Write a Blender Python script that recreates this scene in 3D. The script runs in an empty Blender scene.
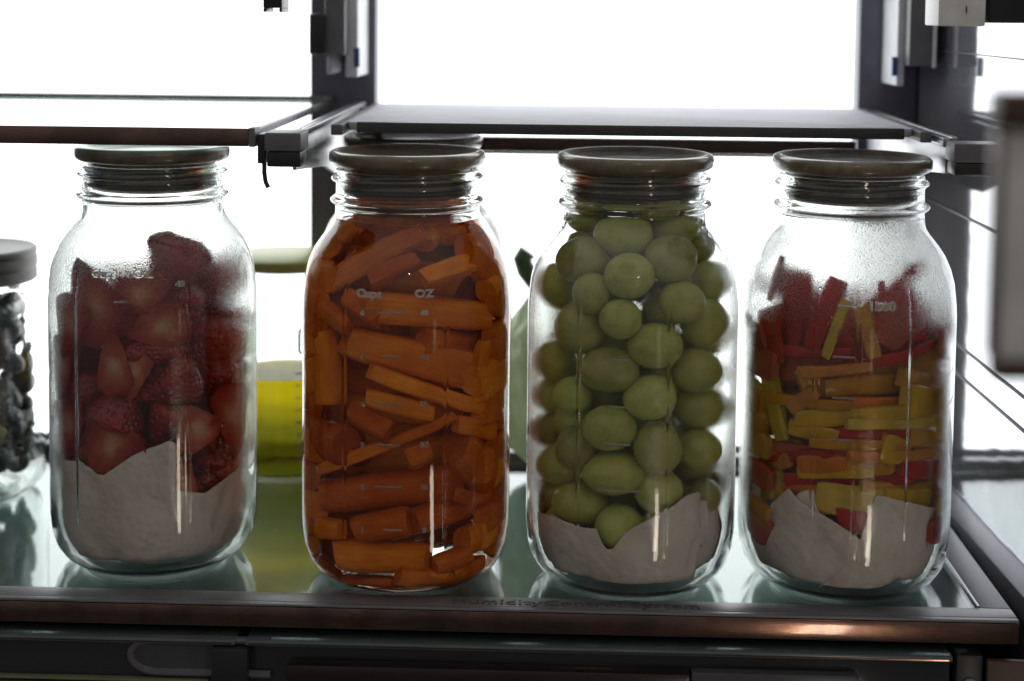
import bpy, bmesh, math, random
from mathutils import Vector, Matrix, noise

random.seed(7)
SC = bpy.context.scene
COL = SC.collection
R_ = math.radians
PI = math.pi

# ------------------------------------------------------------------ camera
F_PX, PITCH, YAW, ROLL = 1600.0, 4.5, 2.0, 0.010
CAM_H, CAM_D = 0.304, 0.79
CY = 8 + F_PX * math.tan(R_(PITCH))          # row of the optical axis: a shifted view, horizon near the top edge
ZS = .977
CAM_ROT = Matrix.Rotation(R_(YAW), 3, 'Z') @ Matrix.Rotation(R_(90 - PITCH), 3, 'X') @ Matrix.Rotation(ROLL, 3, 'Z')
CAM_POS = Vector((0, -CAM_D, CAM_H))
cd = bpy.data.cameras.new('camera'); cam = bpy.data.objects.new('camera', cd); COL.objects.link(cam)
cam.matrix_world = Matrix.Translation(CAM_POS) @ CAM_ROT.to_4x4()
cd.sensor_width = 36; cd.lens = F_PX * 36 / 1024; cd.clip_start = .01; cd.clip_end = 100; cd.shift_y = (CY - 340.5) / 1024
cd.dof.use_dof = True; cd.dof.focus_distance = 0.825; cd.dof.aperture_fstop = 5.4
SC.camera = cam


def ray(x, y):
    return CAM_POS.copy(), (CAM_ROT @ Vector(((x - 512) / F_PX, -(y - CY) / F_PX, -1))).normalized()


def at(x, y, Y):                      # where a line of sight meets the upright plane at depth Y
    o, d = ray(x, y); return o + d * ((Y - o.y) / d.y)


def on_z(x, y, z):
    o, d = ray(x, y); return o + d * ((z - o.z) / d.z)


# ------------------------------------------------------------------ object helpers
def link(o, parent=None):
    COL.objects.link(o)
    if parent is not None: o.parent = parent
    return o


def tag(o, label=None, cat=None, group=None, kind=None):
    if label: o['label'] = label
    if cat: o['category'] = cat
    if group: o['group'] = group
    if kind: o['kind'] = kind
    return o


def thing(name, loc, label, cat, group=None, rz=0):
    o = bpy.data.objects.new(name, None); o.empty_display_size = .02
    link(o); o.location = loc; o.rotation_euler = (0, 0, rz)
    return tag(o, label, cat, group)


class MB:
    def __init__(s): s.v = []; s.f = []; s.m = []

    def add(s, vs, fs, mi=0):
        n = len(s.v); s.v += [tuple(p) for p in vs]
        s.f += [tuple(i + n for i in f) for f in fs]; s.m += [mi] * len(fs)

    def box(s, a, b, mi=0, shear=None):
        x0, y0, z0 = a; x1, y1, z1 = b
        vs = [(x0, y0, z0), (x1, y0, z0), (x1, y1, z0), (x0, y1, z0), (x0, y0, z1), (x1, y0, z1), (x1, y1, z1), (x0, y1, z1)]
        if shear: vs = [shear(*p) for p in vs]
        s.add(vs, [(0, 3, 2, 1), (4, 5, 6, 7), (0, 1, 5, 4), (1, 2, 6, 5), (2, 3, 7, 6), (3, 0, 4, 7)], mi)

    def prism(s, pts, axis, a, b, mi=0):          # 2-D outline pushed along an axis
        def p3(p, t):
            return (t, p[0], p[1]) if axis == 'X' else (p[0], t, p[1]) if axis == 'Y' else (p[0], p[1], t)
        n = len(pts)
        s.add([p3(p, a) for p in pts] + [p3(p, b) for p in pts],
              [tuple(range(n))[::-1], tuple(range(n, 2 * n))] + [(i, (i + 1) % n, n + (i + 1) % n, n + i) for i in range(n)], mi)

    def lathe(s, prof, n=64, mi=0, c=(0, 0, 0)):
        vs = []; fs = []; rings = []
        for r, z in prof:
            if r < 1e-6:
                rings.append([len(vs)]); vs.append((c[0], c[1], c[2] + z))
            else:
                rings.append(list(range(len(vs), len(vs) + n)))
                for k in range(n):
                    t = 2 * PI * k / n; vs.append((c[0] + r * math.cos(t), c[1] + r * math.sin(t), c[2] + z))
        for A, B in zip(rings, rings[1:]):
            for k in range(n):
                k2 = (k + 1) % n
                if len(A) == 1: fs.append((A[0], B[k2], B[k]))
                elif len(B) == 1: fs.append((A[k], A[k2], B[0]))
                else: fs.append((A[k], A[k2], B[k2], B[k]))
        s.add(vs, fs, mi)

    def tube(s, pts, r, n=10, mi=0):
        pts = [Vector(p) for p in pts]; vs = []; fs = []
        for i, p in enumerate(pts):
            d = (pts[min(i + 1, len(pts) - 1)] - pts[max(i - 1, 0)]).normalized()
            u = d.orthogonal().normalized() if i == 0 else (u - d * u.dot(d)).normalized()
            w = d.cross(u)
            for k in range(n):
                t = 2 * PI * k / n; vs.append(p + (u * math.cos(t) + w * math.sin(t)) * r)
        for i in range(len(pts) - 1):
            for k in range(n):
                a = i * n + k; b = i * n + (k + 1) % n; fs.append((a, b, b + n, a + n))
        fs.append(tuple(range(n))[::-1]); fs.append(tuple(range(len(vs) - n, len(vs))))
        s.add(vs, fs, mi)

    def mesh(s, name, mats, sharp=35, bevel=0, smooth=True):
        me = bpy.data.meshes.new(name); me.from_pydata(s.v, [], s.f)
        bm = bmesh.new(); bm.from_mesh(me)
        for f, i in zip(bm.faces, s.m): f.material_index = i
        bmesh.ops.recalc_face_normals(bm, faces=bm.faces)
        if bevel:
            es = [e for e in bm.edges if len(e.link_faces) == 2 and e.calc_face_angle(0) > .6]
            bmesh.ops.bevel(bm, geom=es, offset=bevel, segments=2, affect='EDGES', profile=.6, clamp_overlap=True)
        bm.to_mesh(me); bm.free()
        for m in (mats if isinstance(mats, (list, tuple)) else [mats]): me.materials.append(m)
        if smooth:
            me.polygons.foreach_set('use_smooth', [True] * len(me.polygons))
            if sharp: me.set_sharp_from_angle(angle=R_(sharp))
        return me

    def build(s, name, mats, parent=None, **k):
        return link(bpy.data.objects.new(name, s.mesh(name, mats, **k)), parent)


# ------------------------------------------------------------------ materials
class Mat:
    def __init__(s, name):
        s.m = bpy.data.materials.new(name); s.m.use_nodes = True; s.t = s.m.node_tree
        s.t.nodes.clear(); s.out = s.t.nodes.new('ShaderNodeOutputMaterial')

    def n(s, typ, ins=None, **kw):
        nd = s.t.nodes.new('ShaderNode' + typ)
        for k, v in kw.items(): setattr(nd, k, v)
        for k, v in (ins or {}).items():
            if isinstance(v, bpy.types.NodeSocket): s.t.links.new(v, nd.inputs[k])
            else: nd.inputs[k].default_value = v
        return nd

    def obj(s, scale=(1, 1, 1)):
        c = s.n('TexCoord')
        return s.n('Mapping', {'Vector': c.outputs['Object'], 'Scale': scale}).outputs[0]

    def noise(s, scale, detail=3, vec=None, rough=.55, w=0):
        return s.n('TexNoise', {'Vector': vec if vec is not None else s.obj(), 'Scale': scale, 'Detail': detail, 'Roughness': rough}).outputs['Fac']

    def ramp(s, fac, stops):
        nd = s.n('ValToRGB', {'Fac': fac}); e = nd.color_ramp.elements
        while len(e) < len(stops): e.new(.5)
        for el, (p, c) in zip(e, stops):
            el.position = p; el.color = tuple(c) + (1,) if len(c) == 3 else c
        return nd.outputs['Color']

    def math(s, op, a, b=0.0, c=0.0, clamp=False):
        nd = s.n('Math', {0: a, 1: b, 2: c}, operation=op, use_clamp=clamp); return nd.outputs[0]

    def rng(s, v, a, b, lo=0., hi=1.):
        return s.n('MapRange', {'Value': v, 'From Min': a, 'From Max': b, 'To Min': lo, 'To Max': hi}, interpolation_type='SMOOTHSTEP').outputs[0]

    def bump(s, h, strength, dist=.001):
        return s.n('Bump', {'Height': h, 'Strength': strength, 'Distance': dist}).outputs[0]

    def pbsdf(s, **k):
        p = s.n('BsdfPrincipled')
        for a, v in k.items():
            a = a.replace('_', ' ')
            if isinstance(v, bpy.types.NodeSocket): s.t.links.new(v, p.inputs[a])
            elif isinstance(v, tuple) and len(v) == 3 and a != 'Subsurface Radius': p.inputs[a].default_value = v + (1,)
            else: p.inputs[a].default_value = v
        s.t.links.new(p.outputs[0], s.out.inputs['Surface'])
        return s


def plain(name, col, rough=.5, metal=0., var=.12, scale=60, bump=0., **k):
    m = Mat(name); f = m.noise(scale, 4)
    c = m.ramp(f, [(.3, tuple(x * (1 - var) for x in col)), (.7, tuple(min(1, x * (1 + var)) for x in col))])
    r = m.math('MULTIPLY_ADD', f, .15, rough - .075, clamp=True)
    kw = dict(Base_Color=c, Roughness=r, Metallic=metal, **k)
    if bump: kw['Normal'] = m.bump(m.noise(scale * 6, 3), bump, .0005)
    return m.pbsdf(**kw).m


def glass_mat(name, fog=None, drops=0., seed=0., tint=(.97, .99, .98), dens=5.0):
    """Jar glass; fog = list of (z0, z1, z2, z3, amount): condensation between those heights above the base."""
    m = Mat(name)
    k = dict(Base_Color=tint, Transmission_Weight=1., IOR=1.5, Roughness=0.)
    wav = m.n('TexNoise', {'Vector': m.obj((1, 1, .5)), 'Scale': 38., 'Detail': 1.}).outputs['Fac']
    h = m.math('MULTIPLY', wav, .0004)
    if fog:
        co = m.n('TexCoord').outputs['Object']
        z = m.n('SeparateXYZ', {'Vector': co}).outputs['Z']
        mp = m.n('Mapping', {'Vector': co, 'Location': (seed, seed * .7, 0)}).outputs[0]
        big = m.noise(34, 3, mp)
        tot = None
        for z0, z1, z2, z3, amt in fog:
            zz = m.math('MULTIPLY_ADD', m.math('SUBTRACT', big, .5), .05, z)
            a = m.math('MULTIPLY', m.rng(zz, z0, z1), m.rng(zz, z2, z3, 1., 0.))
            a = m.math('MULTIPLY', a, amt)
            tot = a if tot is None else m.math('MAXIMUM', tot, a)
        cell = m.n('TexVoronoi', {'Vector': mp, 'Scale': 1500., 'Randomness': 1.}).outputs['Distance']
        fine = m.noise(1500, 2, mp)
        patch = m.rng(m.noise(60, 4, mp), .18, .5)
        amt = m.math('MULTIPLY', tot, patch)
        grain = m.rng(cell, .15, .75, 1., .25)
        rough = m.math('MULTIPLY', m.math('MULTIPLY', amt, .6), grain, clamp=True)
        k['Roughness'] = rough
        dr = m.math('MULTIPLY', m.math('MULTIPLY', m.math('SUBTRACT', .8, cell), amt), .00028)
        h = m.math('ADD', h, m.math('ADD', dr, m.math('MULTIPLY', m.math('MULTIPLY', fine, amt), .00012)))
    k['Normal'] = m.n('Bump', {'Height': h, 'Strength': .55, 'Distance': 1.}).outputs[0]
    m.pbsdf(**k)
    if False:
        va = m.n('VolumeAbsorption', {'Color': (.55, .86, .78, 1), 'Density': dens})
        m.t.links.new(va.outputs[0], m.out.inputs['Volume'])
    return m.m


def wood_lid():
    m = Mat('lid_wood'); v = m.obj((1, .12, 1))
    g = m.n('TexNoise', {'Vector': v, 'Scale': 170., 'Detail': 4., 'Distortion': .4}).outputs['Fac']
    b = m.noise(30, 2)
    c = m.ramp(m.math('MULTIPLY_ADD', b, .4, m.math('MULTIPLY', g, .6)), [(.35, (.070, .057, .034)), (.5, (.14, .115, .068)), (.66, (.21, .175, .105))])
    return m.pbsdf(Base_Color=c, Roughness=.30, Coat_Weight=.6, Coat_Roughness=.12, Normal=m.bump(g, .25, .0004)).m


def copper():
    m = Mat('copper_trim'); g = m.n('TexNoise', {'Vector': m.obj((4, 60, 60)), 'Scale': 30., 'Detail': 4.}).outputs['Fac']
    c = m.ramp(g, [(.3, (.17, .085, .062)), (.7, (.27, .155, .115))])
    blot = m.noise(38, 5)
    c = m.n('Mix', {0: m.rng(blot, .42, .62, 0., .55), 6: c, 7: (.06, .034, .03, 1)}, data_type='RGBA').outputs[2]
    return m.pbsdf(Base_Color=c, Metallic=1., Roughness=m.math('MULTIPLY_ADD', blot, .16, .10), Coat_Weight=1., Coat_Roughness=.06, Normal=m.bump(g, .06, .0003)).m


def emit(name, col, s):
    m = Mat(name)
    f = m.n('TexNoise', {'Vector': m.obj(), 'Scale': 3., 'Detail': 1.}).outputs['Fac']
    st = m.math('MULTIPLY_ADD', f, .1 * s, .95 * s)
    e = m.n('Emission', {'Color': col + (1,), 'Strength': st}); m.t.links.new(e.outputs[0], m.out.inputs['Surface'])
    return m.m


PANEL = 2.6
M = dict(
    lit=emit('backlit_panel', (.97, 1., 1.), PANEL),
    liner=plain('dark_grey_liner', (.075, .078, .092), .45),
    pillar=plain('pillar_metal', (.125, .125, .16), .38, .3),
    copper=copper(), wood=wood_lid(),
    rubber=plain('dark_gasket', (.028, .026, .026), .45),
    steel=plain('brushed_steel', (.42, .42, .45), .30, 1., bump=.1),
    steel_dark=plain('grey_shelf_metal', (.16, .16, .175), .28, .8),
    black=plain('black_plastic', (.018, .018, .021), .35),
    grey=plain('grey_plastic', (.13, .13, .14), .4),
    pale=plain('pale_plastic', (.62, .63, .66), .4),
    white=plain('white_plastic', (.8, .8, .8), .35),
    brown=plain('brown_trim', (.07, .035, .026), .4),
    ink=plain('grey_ink', (.075, .075, .08), .5),
    lid_silver=plain('silver_lid', (.11, .105, .10), .45, .9, bump=.1),
)


def wall_mat():
    m = Mat('polished_side_wall')
    w = m.n('TexNoise', {'Vector': m.obj((1, 1.5, 5)), 'Scale': 9., 'Detail': 2.}).outputs['Fac']
    c = m.ramp(m.noise(40, 3), [(.3, (.60, .61, .66)), (.7, (.70, .70, .74))])
    return m.pbsdf(Base_Color=c, Metallic=.85, Roughness=.06, Normal=m.bump(w, .018, .01)).m


M['wall'] = wall_mat()
M['plate'] = plain('matt_grey_plate', (.50, .50, .57), .6, Specular_IOR_Level=.2)
M['frame'] = plain('grey_frame_metal', (.19, .19, .205), .38, .35)
M['cover'] = plain('drawer_cover', (.11, .15, .155), .5)
M['darkgrip'] = plain('dark_grip', (.022, .013, .014), .25)
M['darkplate'] = plain('dark_grey_plate', (.06, .06, .066), .3)
M['lip'] = plain('drawer_lip', (.10, .13, .13), .2)
M['dull'] = plain('dull_grip', (.10, .097, .11), .4)


def shelf_glass():
    m = Mat('shelf_glass'); sm = m.noise(25, 4)
    return m.pbsdf(Base_Color=(.80, .93, .90), Transmission_Weight=1., IOR=1.52, Roughness=m.rng(sm, .35, .8, .01, .07)).m


M['shelf_glass'] = shelf_glass()
M['clear'] = Mat('clear_plastic').pbsdf(Base_Color=(.9, .93, .93), Transmission_Weight=1., IOR=1.3, Roughness=.06).m
M['smoke'] = Mat('smoked_drawer_plastic').pbsdf(Base_Color=(.05, .05, .055), Transmission_Weight=.5, IOR=1.45, Roughness=.09).m
M['mark'] = Mat('embossed_glass').pbsdf(Base_Color=(.92, .94, .93), Transmission_Weight=.72, IOR=1.5, Roughness=.04).m
_w = Mat('water_against_glass'); _g = _w.n('BsdfGlass', {'Color': (.99, .975, .955, 1), 'Roughness': 0., 'IOR': 1.33 / 1.5})      # from glass into water
_w.t.links.new(_g.outputs[0], _w.out.inputs['Surface']); M['water_wall'] = _w.m
M['water'] = Mat('water').pbsdf(Base_Color=(.99, .975, .955), Transmission_Weight=1., IOR=1.33, Roughness=0.).m


def paper_mat():
    m = Mat('paper_towel'); v = m.obj()
    q = m.n('TexVoronoi', {'Vector': v, 'Scale': 260.}, feature='SMOOTH_F1').outputs['Distance']
    w = m.n('TexNoise', {'Vector': m.obj((1, 1, 3)), 'Scale': 900., 'Detail': 3.}).outputs['Fac']
    big = m.noise(25, 4)
    c = m.ramp(big, [(.28, (.76, .62, .55)), (.5, (.88, .78, .71)), (.75, (.93, .87, .81))])
    h = m.math('MULTIPLY_ADD', w, .14, q)
    b = m.bump(h, .7, .0012)
    d = m.n('BsdfDiffuse', {'Color': c, 'Normal': b}); t = m.n('BsdfTranslucent', {'Color': c, 'Normal': b})
    mx = m.n('MixShader', {0: .18, 1: d.outputs[0], 2: t.outputs[0]}); m.t.links.new(mx.outputs[0], m.out.inputs['Surface'])
    return m.m


M['paper'] = paper_mat()


def grape_mat(name, a, b, blush):
    m = Mat(name); co = m.n('TexCoord'); v = co.outputs['Object']
    rnd = m.n('ObjectInfo').outputs['Random']
    mp = m.n('Mapping', {'Vector': v}); m.t.links.new(m.n('CombineXYZ', {0: m.math('MULTIPLY', rnd, 9.), 1: rnd, 2: rnd}).outputs[0], mp.inputs['Location'])
    f = m.noise(1.6, 4, mp.outputs[0]); fine = m.noise(22, 3, mp.outputs[0])
    c = m.ramp(m.math('MULTIPLY_ADD', fine, .25, m.math('MULTIPLY', f, .75)), [(.3, a), (.55, b), (.78, blush)])
    z = m.n('SeparateXYZ', {'Vector': v}).outputs['Z']                    # stem scar at one end
    hsv = m.n('HueSaturation', {'Color': c, 'Hue': m.math('MULTIPLY_ADD', rnd, .03, .485), 'Value': m.math('MULTIPLY_ADD', rnd, .5, .75)}); c = hsv.outputs[0]
    scar = m.rng(z, .955, .985)
    c = m.n('Mix', {0: scar, 6: c, 7: (.05, .03, .015, 1)}, data_type='RGBA').outputs[2]
    return m.pbsdf(Base_Color=c, Roughness=m.math('MULTIPLY_ADD', fine, .25, .18), Subsurface_Weight=.6, Subsurface_Radius=(.8, 1., .3), Subsurface_Scale=.008,
                   Normal=m.bump(fine, .08, .01)).m


M['grape'] = grape_mat('grape_skin', (.33, .34, .080), (.49, .50, .135), (.47, .36, .115))


def carrot_mat():
    m = Mat('carrot_flesh'); v = m.obj((1, 1, .1)); rnd = m.n('ObjectInfo').outputs['Random']
    f = m.n('TexNoise', {'Vector': v, 'Scale': 520., 'Detail': 5.}).outputs['Fac']
    g = m.noise(60, 3)
    c = m.ramp(m.math('MULTIPLY_ADD', g, .6, m.math('MULTIPLY', f, .4)), [(.3, (.58, .115, .008)), (.55, (.76, .190, .016)), (.75, (.84, .32, .06))])
    hs = m.n('HueSaturation', {'Color': c, 'Hue': m.math('MULTIPLY_ADD', rnd, .022, .489), 'Value': m.math('MULTIPLY_ADD', rnd, .6, .72)}).outputs[0]
    return m.pbsdf(Base_Color=hs, Roughness=.42, Specular_IOR_Level=.12, Normal=m.bump(m.math('MULTIPLY_ADD', f, .8, g), .5, .0010)).m


M['carrot'] = carrot_mat()


def berry_skin():
    m = Mat('strawberry_skin'); v = m.obj((1, 1, .75))
    vo = m.n('TexVoronoi', {'Vector': v, 'Scale': 340., 'Randomness': .5}).outputs['Distance']
    f = m.noise(45, 3)
    red = m.ramp(f, [(.3, (.24, .008, .012)), (.7, (.42, .020, .022))])
    seed = m.rng(vo, .16, .28, 1., 0.)
    c = m.n('Mix', {0: seed, 6: red, 7: (.30, .13, .04, 1)}, data_type='RGBA').outputs[2]
    h = m.rng(vo, .08, .55)
    return m.pbsdf(Base_Color=c, Roughness=.33, Normal=m.bump(h, .8, .0016)).m


def berry_cut():
    m = Mat('strawberry_flesh'); co = m.n('TexCoord').outputs['Object']
    mp = m.n('Mapping', {'Vector': co, 'Scale': (62, 40, 44), 'Location': (0, 0, -.15)}).outputs[0]
    d = m.n('VectorMath', {0: mp}, operation='LENGTH').outputs['Value']
    st = m.n('TexNoise', {'Vector': m.obj((1, 1, .35)), 'Scale': 260., 'Detail': 3.}).outputs['Fac']
    d2 = m.math('MULTIPLY_ADD', m.math('SUBTRACT', st, .5), .55, d)
    c = m.ramp(d2, [(.05, (.62, .33, .21)), (.34, (.48, .10, .055)), (.66, (.36, .028, .018)), (.95, (.24, .010, .012))])
    return m.pbsdf(Base_Color=c, Roughness=.38, Specular_IOR_Level=.3, Subsurface_Weight=.15, Subsurface_Radius=(1., .3, .2), Subsurface_Scale=.004, Normal=m.bump(st, .3, .001)).m


M['berry'] = berry_skin(); M['berry_cut'] = berry_cut()


def pepper(name, col, flesh):
    ms = []
    for nm, c0, r in ((name + '_skin', col, .2), (name + '_flesh', flesh, .42)):
        m = Mat(nm); f = m.noise(70, 4); st = m.noise(400, 3)
        c = m.ramp(f, [(.3, tuple(x * .75 for x in c0)), (.7, tuple(min(1, x * 1.15) for x in c0))])
        m.pbsdf(Base_Color=c, Roughness=r, Specular_IOR_Level=.35, Normal=m.bump(m.math('MULTIPLY_ADD', st, .3, f), .25, .0012),
                          Subsurface_Weight=.2, Subsurface_Radius=(1., .5, .1), Subsurface_Scale=.003)
        p = m.t.nodes['Principled BSDF']; mx = m.n('MixShader', {0: .22, 1: p.outputs[0], 2: m.n('BsdfTranslucent', {'Color': c}).outputs[0]})
        m.t.links.new(mx.outputs[0], m.out.inputs['Surface']); ms.append(m.m)
    return ms


PEP = dict(red=pepper('red_pepper', (.58, .020, .012), (.58, .10, .05)), orange=pepper('orange_pepper', (.82, .22, .008), (.80, .32, .05)),
           yellow=pepper('yellow_pepper', (.84, .50, .012), (.82, .56, .09)), pale=pepper('pale_yellow_pepper', (.80, .56, .05), (.78, .62, .15)),
           ochre=pepper('ochre_pepper', (.74, .33, .010), (.74, .38, .04)))


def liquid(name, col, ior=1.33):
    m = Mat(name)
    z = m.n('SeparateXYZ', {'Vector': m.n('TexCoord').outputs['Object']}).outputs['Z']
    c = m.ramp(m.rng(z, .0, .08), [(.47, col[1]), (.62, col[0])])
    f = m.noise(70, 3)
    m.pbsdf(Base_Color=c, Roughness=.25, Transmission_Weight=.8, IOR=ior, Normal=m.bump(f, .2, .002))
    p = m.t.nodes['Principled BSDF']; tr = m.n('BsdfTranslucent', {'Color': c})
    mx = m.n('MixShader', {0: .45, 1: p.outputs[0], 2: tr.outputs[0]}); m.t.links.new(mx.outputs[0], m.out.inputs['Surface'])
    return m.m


# ------------------------------------------------------------------ refrigerator
WX, WK = .236, .02                                   # side wall leans in slightly towards the back
wallx = lambda Y: WX - WK * Y
BACK = .295
PIL_F = .275
XL = -.47
pc0, pc1 = at(310, 50, PIL_F).x, at(376, 50, PIL_F).x
pr0 = at(859, 50, PIL_F).x
fr = thing('refrigerator', (0, 0, -.25), 'dark grey refrigerator interior with bright backlit rear panels and polished side wall', 'refrigerator')
OZ = .25


def fbox(name, a, b, mat, parent=fr, bevel=0, shear=None):
    b_ = MB(); b_.box((a[0], a[1], a[2] + OZ), (b[0], b[1], b[2] + OZ), shear=shear)
    return b_.build(name, mat, parent, bevel=bevel)


fbox('back_wall', (XL - .02, .3, -.25), (.26, .32, .56), M['liner'])
zl = .006
fbox('light_panel', (XL, BACK, zl), (pc0 + .004, .2985, .52), M['lit'])
fbox('light_panel', (pc1 - .004, BACK, zl), (pr0 + .004, .2985, .52), M['lit'])
fbox('support_pillar', (pc0, PIL_F, -.02), (pc1, .2985, .52), M['pillar'], bevel=.002)
fbox('support_pillar', (pr0, PIL_F, -.02), (wallx(PIL_F) - .0005, .2985, .52), M['pillar'], bevel=.002)
fbox('support_pillar', (XL - .015, PIL_F, -.02), (XL + .03, .2985, .52), M['pillar'], bevel=.002)
sh = lambda x, y, z: (x - WK * y, y, z)
fbox('side_wall', (WX, -.02, -.25), (WX + .02, .2995, .56), M['wall'], shear=sh)
fbox('side_wall', (XL - .04, -.02, -.25), (XL - .016, .2995, .56), M['liner'])
sw = fr.children[-2]
# ridges along the polished wall: shelf runners
for (x, y, r) in ((1000, 378, .0016), (1010, 419, .0016), (990, 229, .0022), (1000, 57, .0012)):
    o, d = ray(x, y)
    t = (WX - WK * o.y - o.x) / (d.x + WK * d.y); p = o + d * t
    rb = MB(); rb.box((WX - .0012, -.0, p.z - r * .3 + OZ), (WX - .0001, .272, p.z + r * .3 + OZ), shear=sh)
    rb.build('runner_ridge', M['pillar'], fr, bevel=.0004)

# hanging bracket hardware for the next shelf up
b = thing('shelf_bracket', at(338, 20, .24), 'dark and pale bracket hardware on the middle pillar at the top of the photo', 'bracket')


def rel(t, mb):
    o = t.location; mb.v = [(p[0] - o.x, p[1] - o.y, p[2] - o.z) for p in mb.v]; return mb


def pixbox(x0, y0, x1, y1, Y0, Y1, mb=None):
    a = at(x0, y1, Y0); c = at(x1, y0, Y0); mb = mb or MB()
    mb.box((a.x, Y0, a.z), (c.x, Y1, c.z)); return mb


rel(b, pixbox(309, 14, 324, 54, .2, .272)).build('hook_block', M['black'], b, bevel=.001)
rel(b, pixbox(324.6, -60, 345, 55, .205, .2735)).build('bracket_plate', M['grey'], b, bevel=.001)
rel(b, pixbox(345.6, -60, 358, 77, .22, .2735)).build('slot_rail', M['pale'], b, bevel=.001)
rel(b, pixbox(327, 56, 332, 74, .23, .2735)).build('rail_tab', M['pale'], b, bevel=.001)
rel(b, pixbox(354, 48, 359.5, 67, .219, .2195)).build('blue_tab', plain('blue_plastic', (.03, .07, .22), .4), b)
h = thing('shelf_end_hook', at(272, -10, .0), 'small dark hook hanging in at the top edge beside the middle pillar', 'hook')
hb = MB(); a = at(263, 8, 0); c = at(282, -40, 0)
hb.box((a.x, 0, a.z), (c.x, .02, c.z)); hb.box((a.x, 0, a.z - .002), (a.x + .0016, .02, a.z)); hb.box((c.x - .0016, 0, a.z - .002), (c.x, .02, a.z))
rel(h, hb).build('hook_block', M['black'], h, bevel=.0005)
pixh = pixbox(285, -40, 357, 12, .03, .05)
b2 = thing('shelf_bracket', at(912, 20, .24), 'grey bracket plate and pale slot rail on the right pillar at the top', 'bracket')
rel(b2, pixbox(896, -60, 908, 86, .225, .2735)).build('slot_rail', M['pale'], b2, bevel=.001)
rel(b2, pixbox(908.6, -60, 936, 66, .21, .2735)).build('bracket_plate', M['grey'], b2, bevel=.001)
rel(b2, pixbox(933, 24, 937.5, 68, .205, .2095)).build('plate_lip', M['pale'], b2, bevel=.0005)
rel(b2, pixbox(892, 57, 898, 76, .222, .2245)).build('blue_tab', bpy.data.materials['blue_plastic'], b2)
e1 = thing('bracket_cover', at(963, 10, .02), 'white block with a small slot at the top right corner', 'bracket cover')
rel(e1, pixbox(938, -50, 988, 26, .0, .03)).build('cover_block', M['white'], e1, bevel=.001)
rel(e1, pixbox(966, 6, 967.3, 13, -.0006, .0)).build('slot', M['black'], e1)
e2 = thing('bracket_end_cap', at(1010, 5, .02), 'black block beside the white block in the top right corner', 'bracket end')
rel(e2, pixbox(989, -50, 1050, 23, .0, .03)).build('cap_block', M['black'], e2, bevel=.001)

# ------------------------------------------------------------------ the lower glass shelf
SX0, SX1 = -.455, .2298
gs = thing('glass_shelf', (0, 0, -.005), 'lower glass shelf in a grey metal frame with copper front, under the jars', 'shelf')
m_ = MB(); m_.box((SX0, -.0, -.0124), (SX1, .0032, -.0018)); rel(gs, m_).build('copper_trim', M['copper'], gs, bevel=.0007)
fm = MB()
G0 = .0165; SR = .0155
fm.box((SX0, .0036, -.011), (SX1, G0, 0)); fm.box((SX0, -.0003, -.0015), (SX1, .00355, -.00005)); fm.box((SX1 - SR, G0 + .0003, -.011), (SX1, .2635, 0)); fm.box((SX0, G0 + .0003, -.011), (SX0 + SR, .2635, 0))
rel(gs, fm).build('frame', M['frame'], gs, bevel=.0007)
bk = MB(); bk.box((SX0, .2642, -.011), (SX1, .2735, .0065)); rel(gs, bk).build('rear_rail', M['steel_dark'], gs, bevel=.001)
cv = MB(); cv.box((SX0 + .004, .012, -.0172), (SX1 - .004, .262, -.0152)); rel(gs, cv).build('cover_sheet', M['cover'], gs)
gl = MB(); gl.box((SX0 + SR + .0004, G0 + .0006, -.0045), (SX1 - SR - .0004, .2636, -.0006)); rel(gs, gl).build('glass_panel', M['shelf_glass'], gs)
for (x0, x1, dz) in ((SX1 - SR - .0016, SX1 - SR, .0006),):
    tm = MB(); tm.box((x0, G0 + .001, -.0002), (x1, .262, dz)); rel(gs, tm).build('seal_strip', M['steel'], gs, bevel=.0003)


def text_mesh(body, size, mat, ext=.0003, sx=1., spacing=1.):
    c = bpy.data.curves.new('writing', 'FONT'); c.body = body; c.size = size; c.extrude = ext; c.bevel_depth = ext * .6; c.bevel_resolution = 1; c.space_character = spacing
    c.align_x = 'CENTER'; c.align_y = 'CENTER'; c.resolution_u = 3
    o = bpy.data.objects.new('writing', c); COL.objects.link(o)
    bpy.context.view_layer.update()
    me = bpy.data.meshes.new_from_object(o.evaluated_get(bpy.context.evaluated_depsgraph_get()))
    bpy.data.objects.remove(o); bpy.data.curves.remove(c)
    me.materials.clear(); me.materials.append(mat)
    for v in me.vertices: v.co.x *= sx
    return me


tx = text_mesh('HumidityControl System', .0092, M['ink'], ext=.0002, sx=1.36, spacing=1.08)
tw = link(bpy.data.objects.new('lettering', tx), gs)
p0 = on_z(452, 604.5, 0); p1 = on_z(700, 610, 0)
w0 = max(v.co.x for v in tx.vertices) - min(v.co.x for v in tx.vertices)
tw.scale = ((p1.x - p0.x) / w0, 1, 1); tw.location = ((p0.x + p1.x) / 2, .0085, .00015 + .005)

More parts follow.
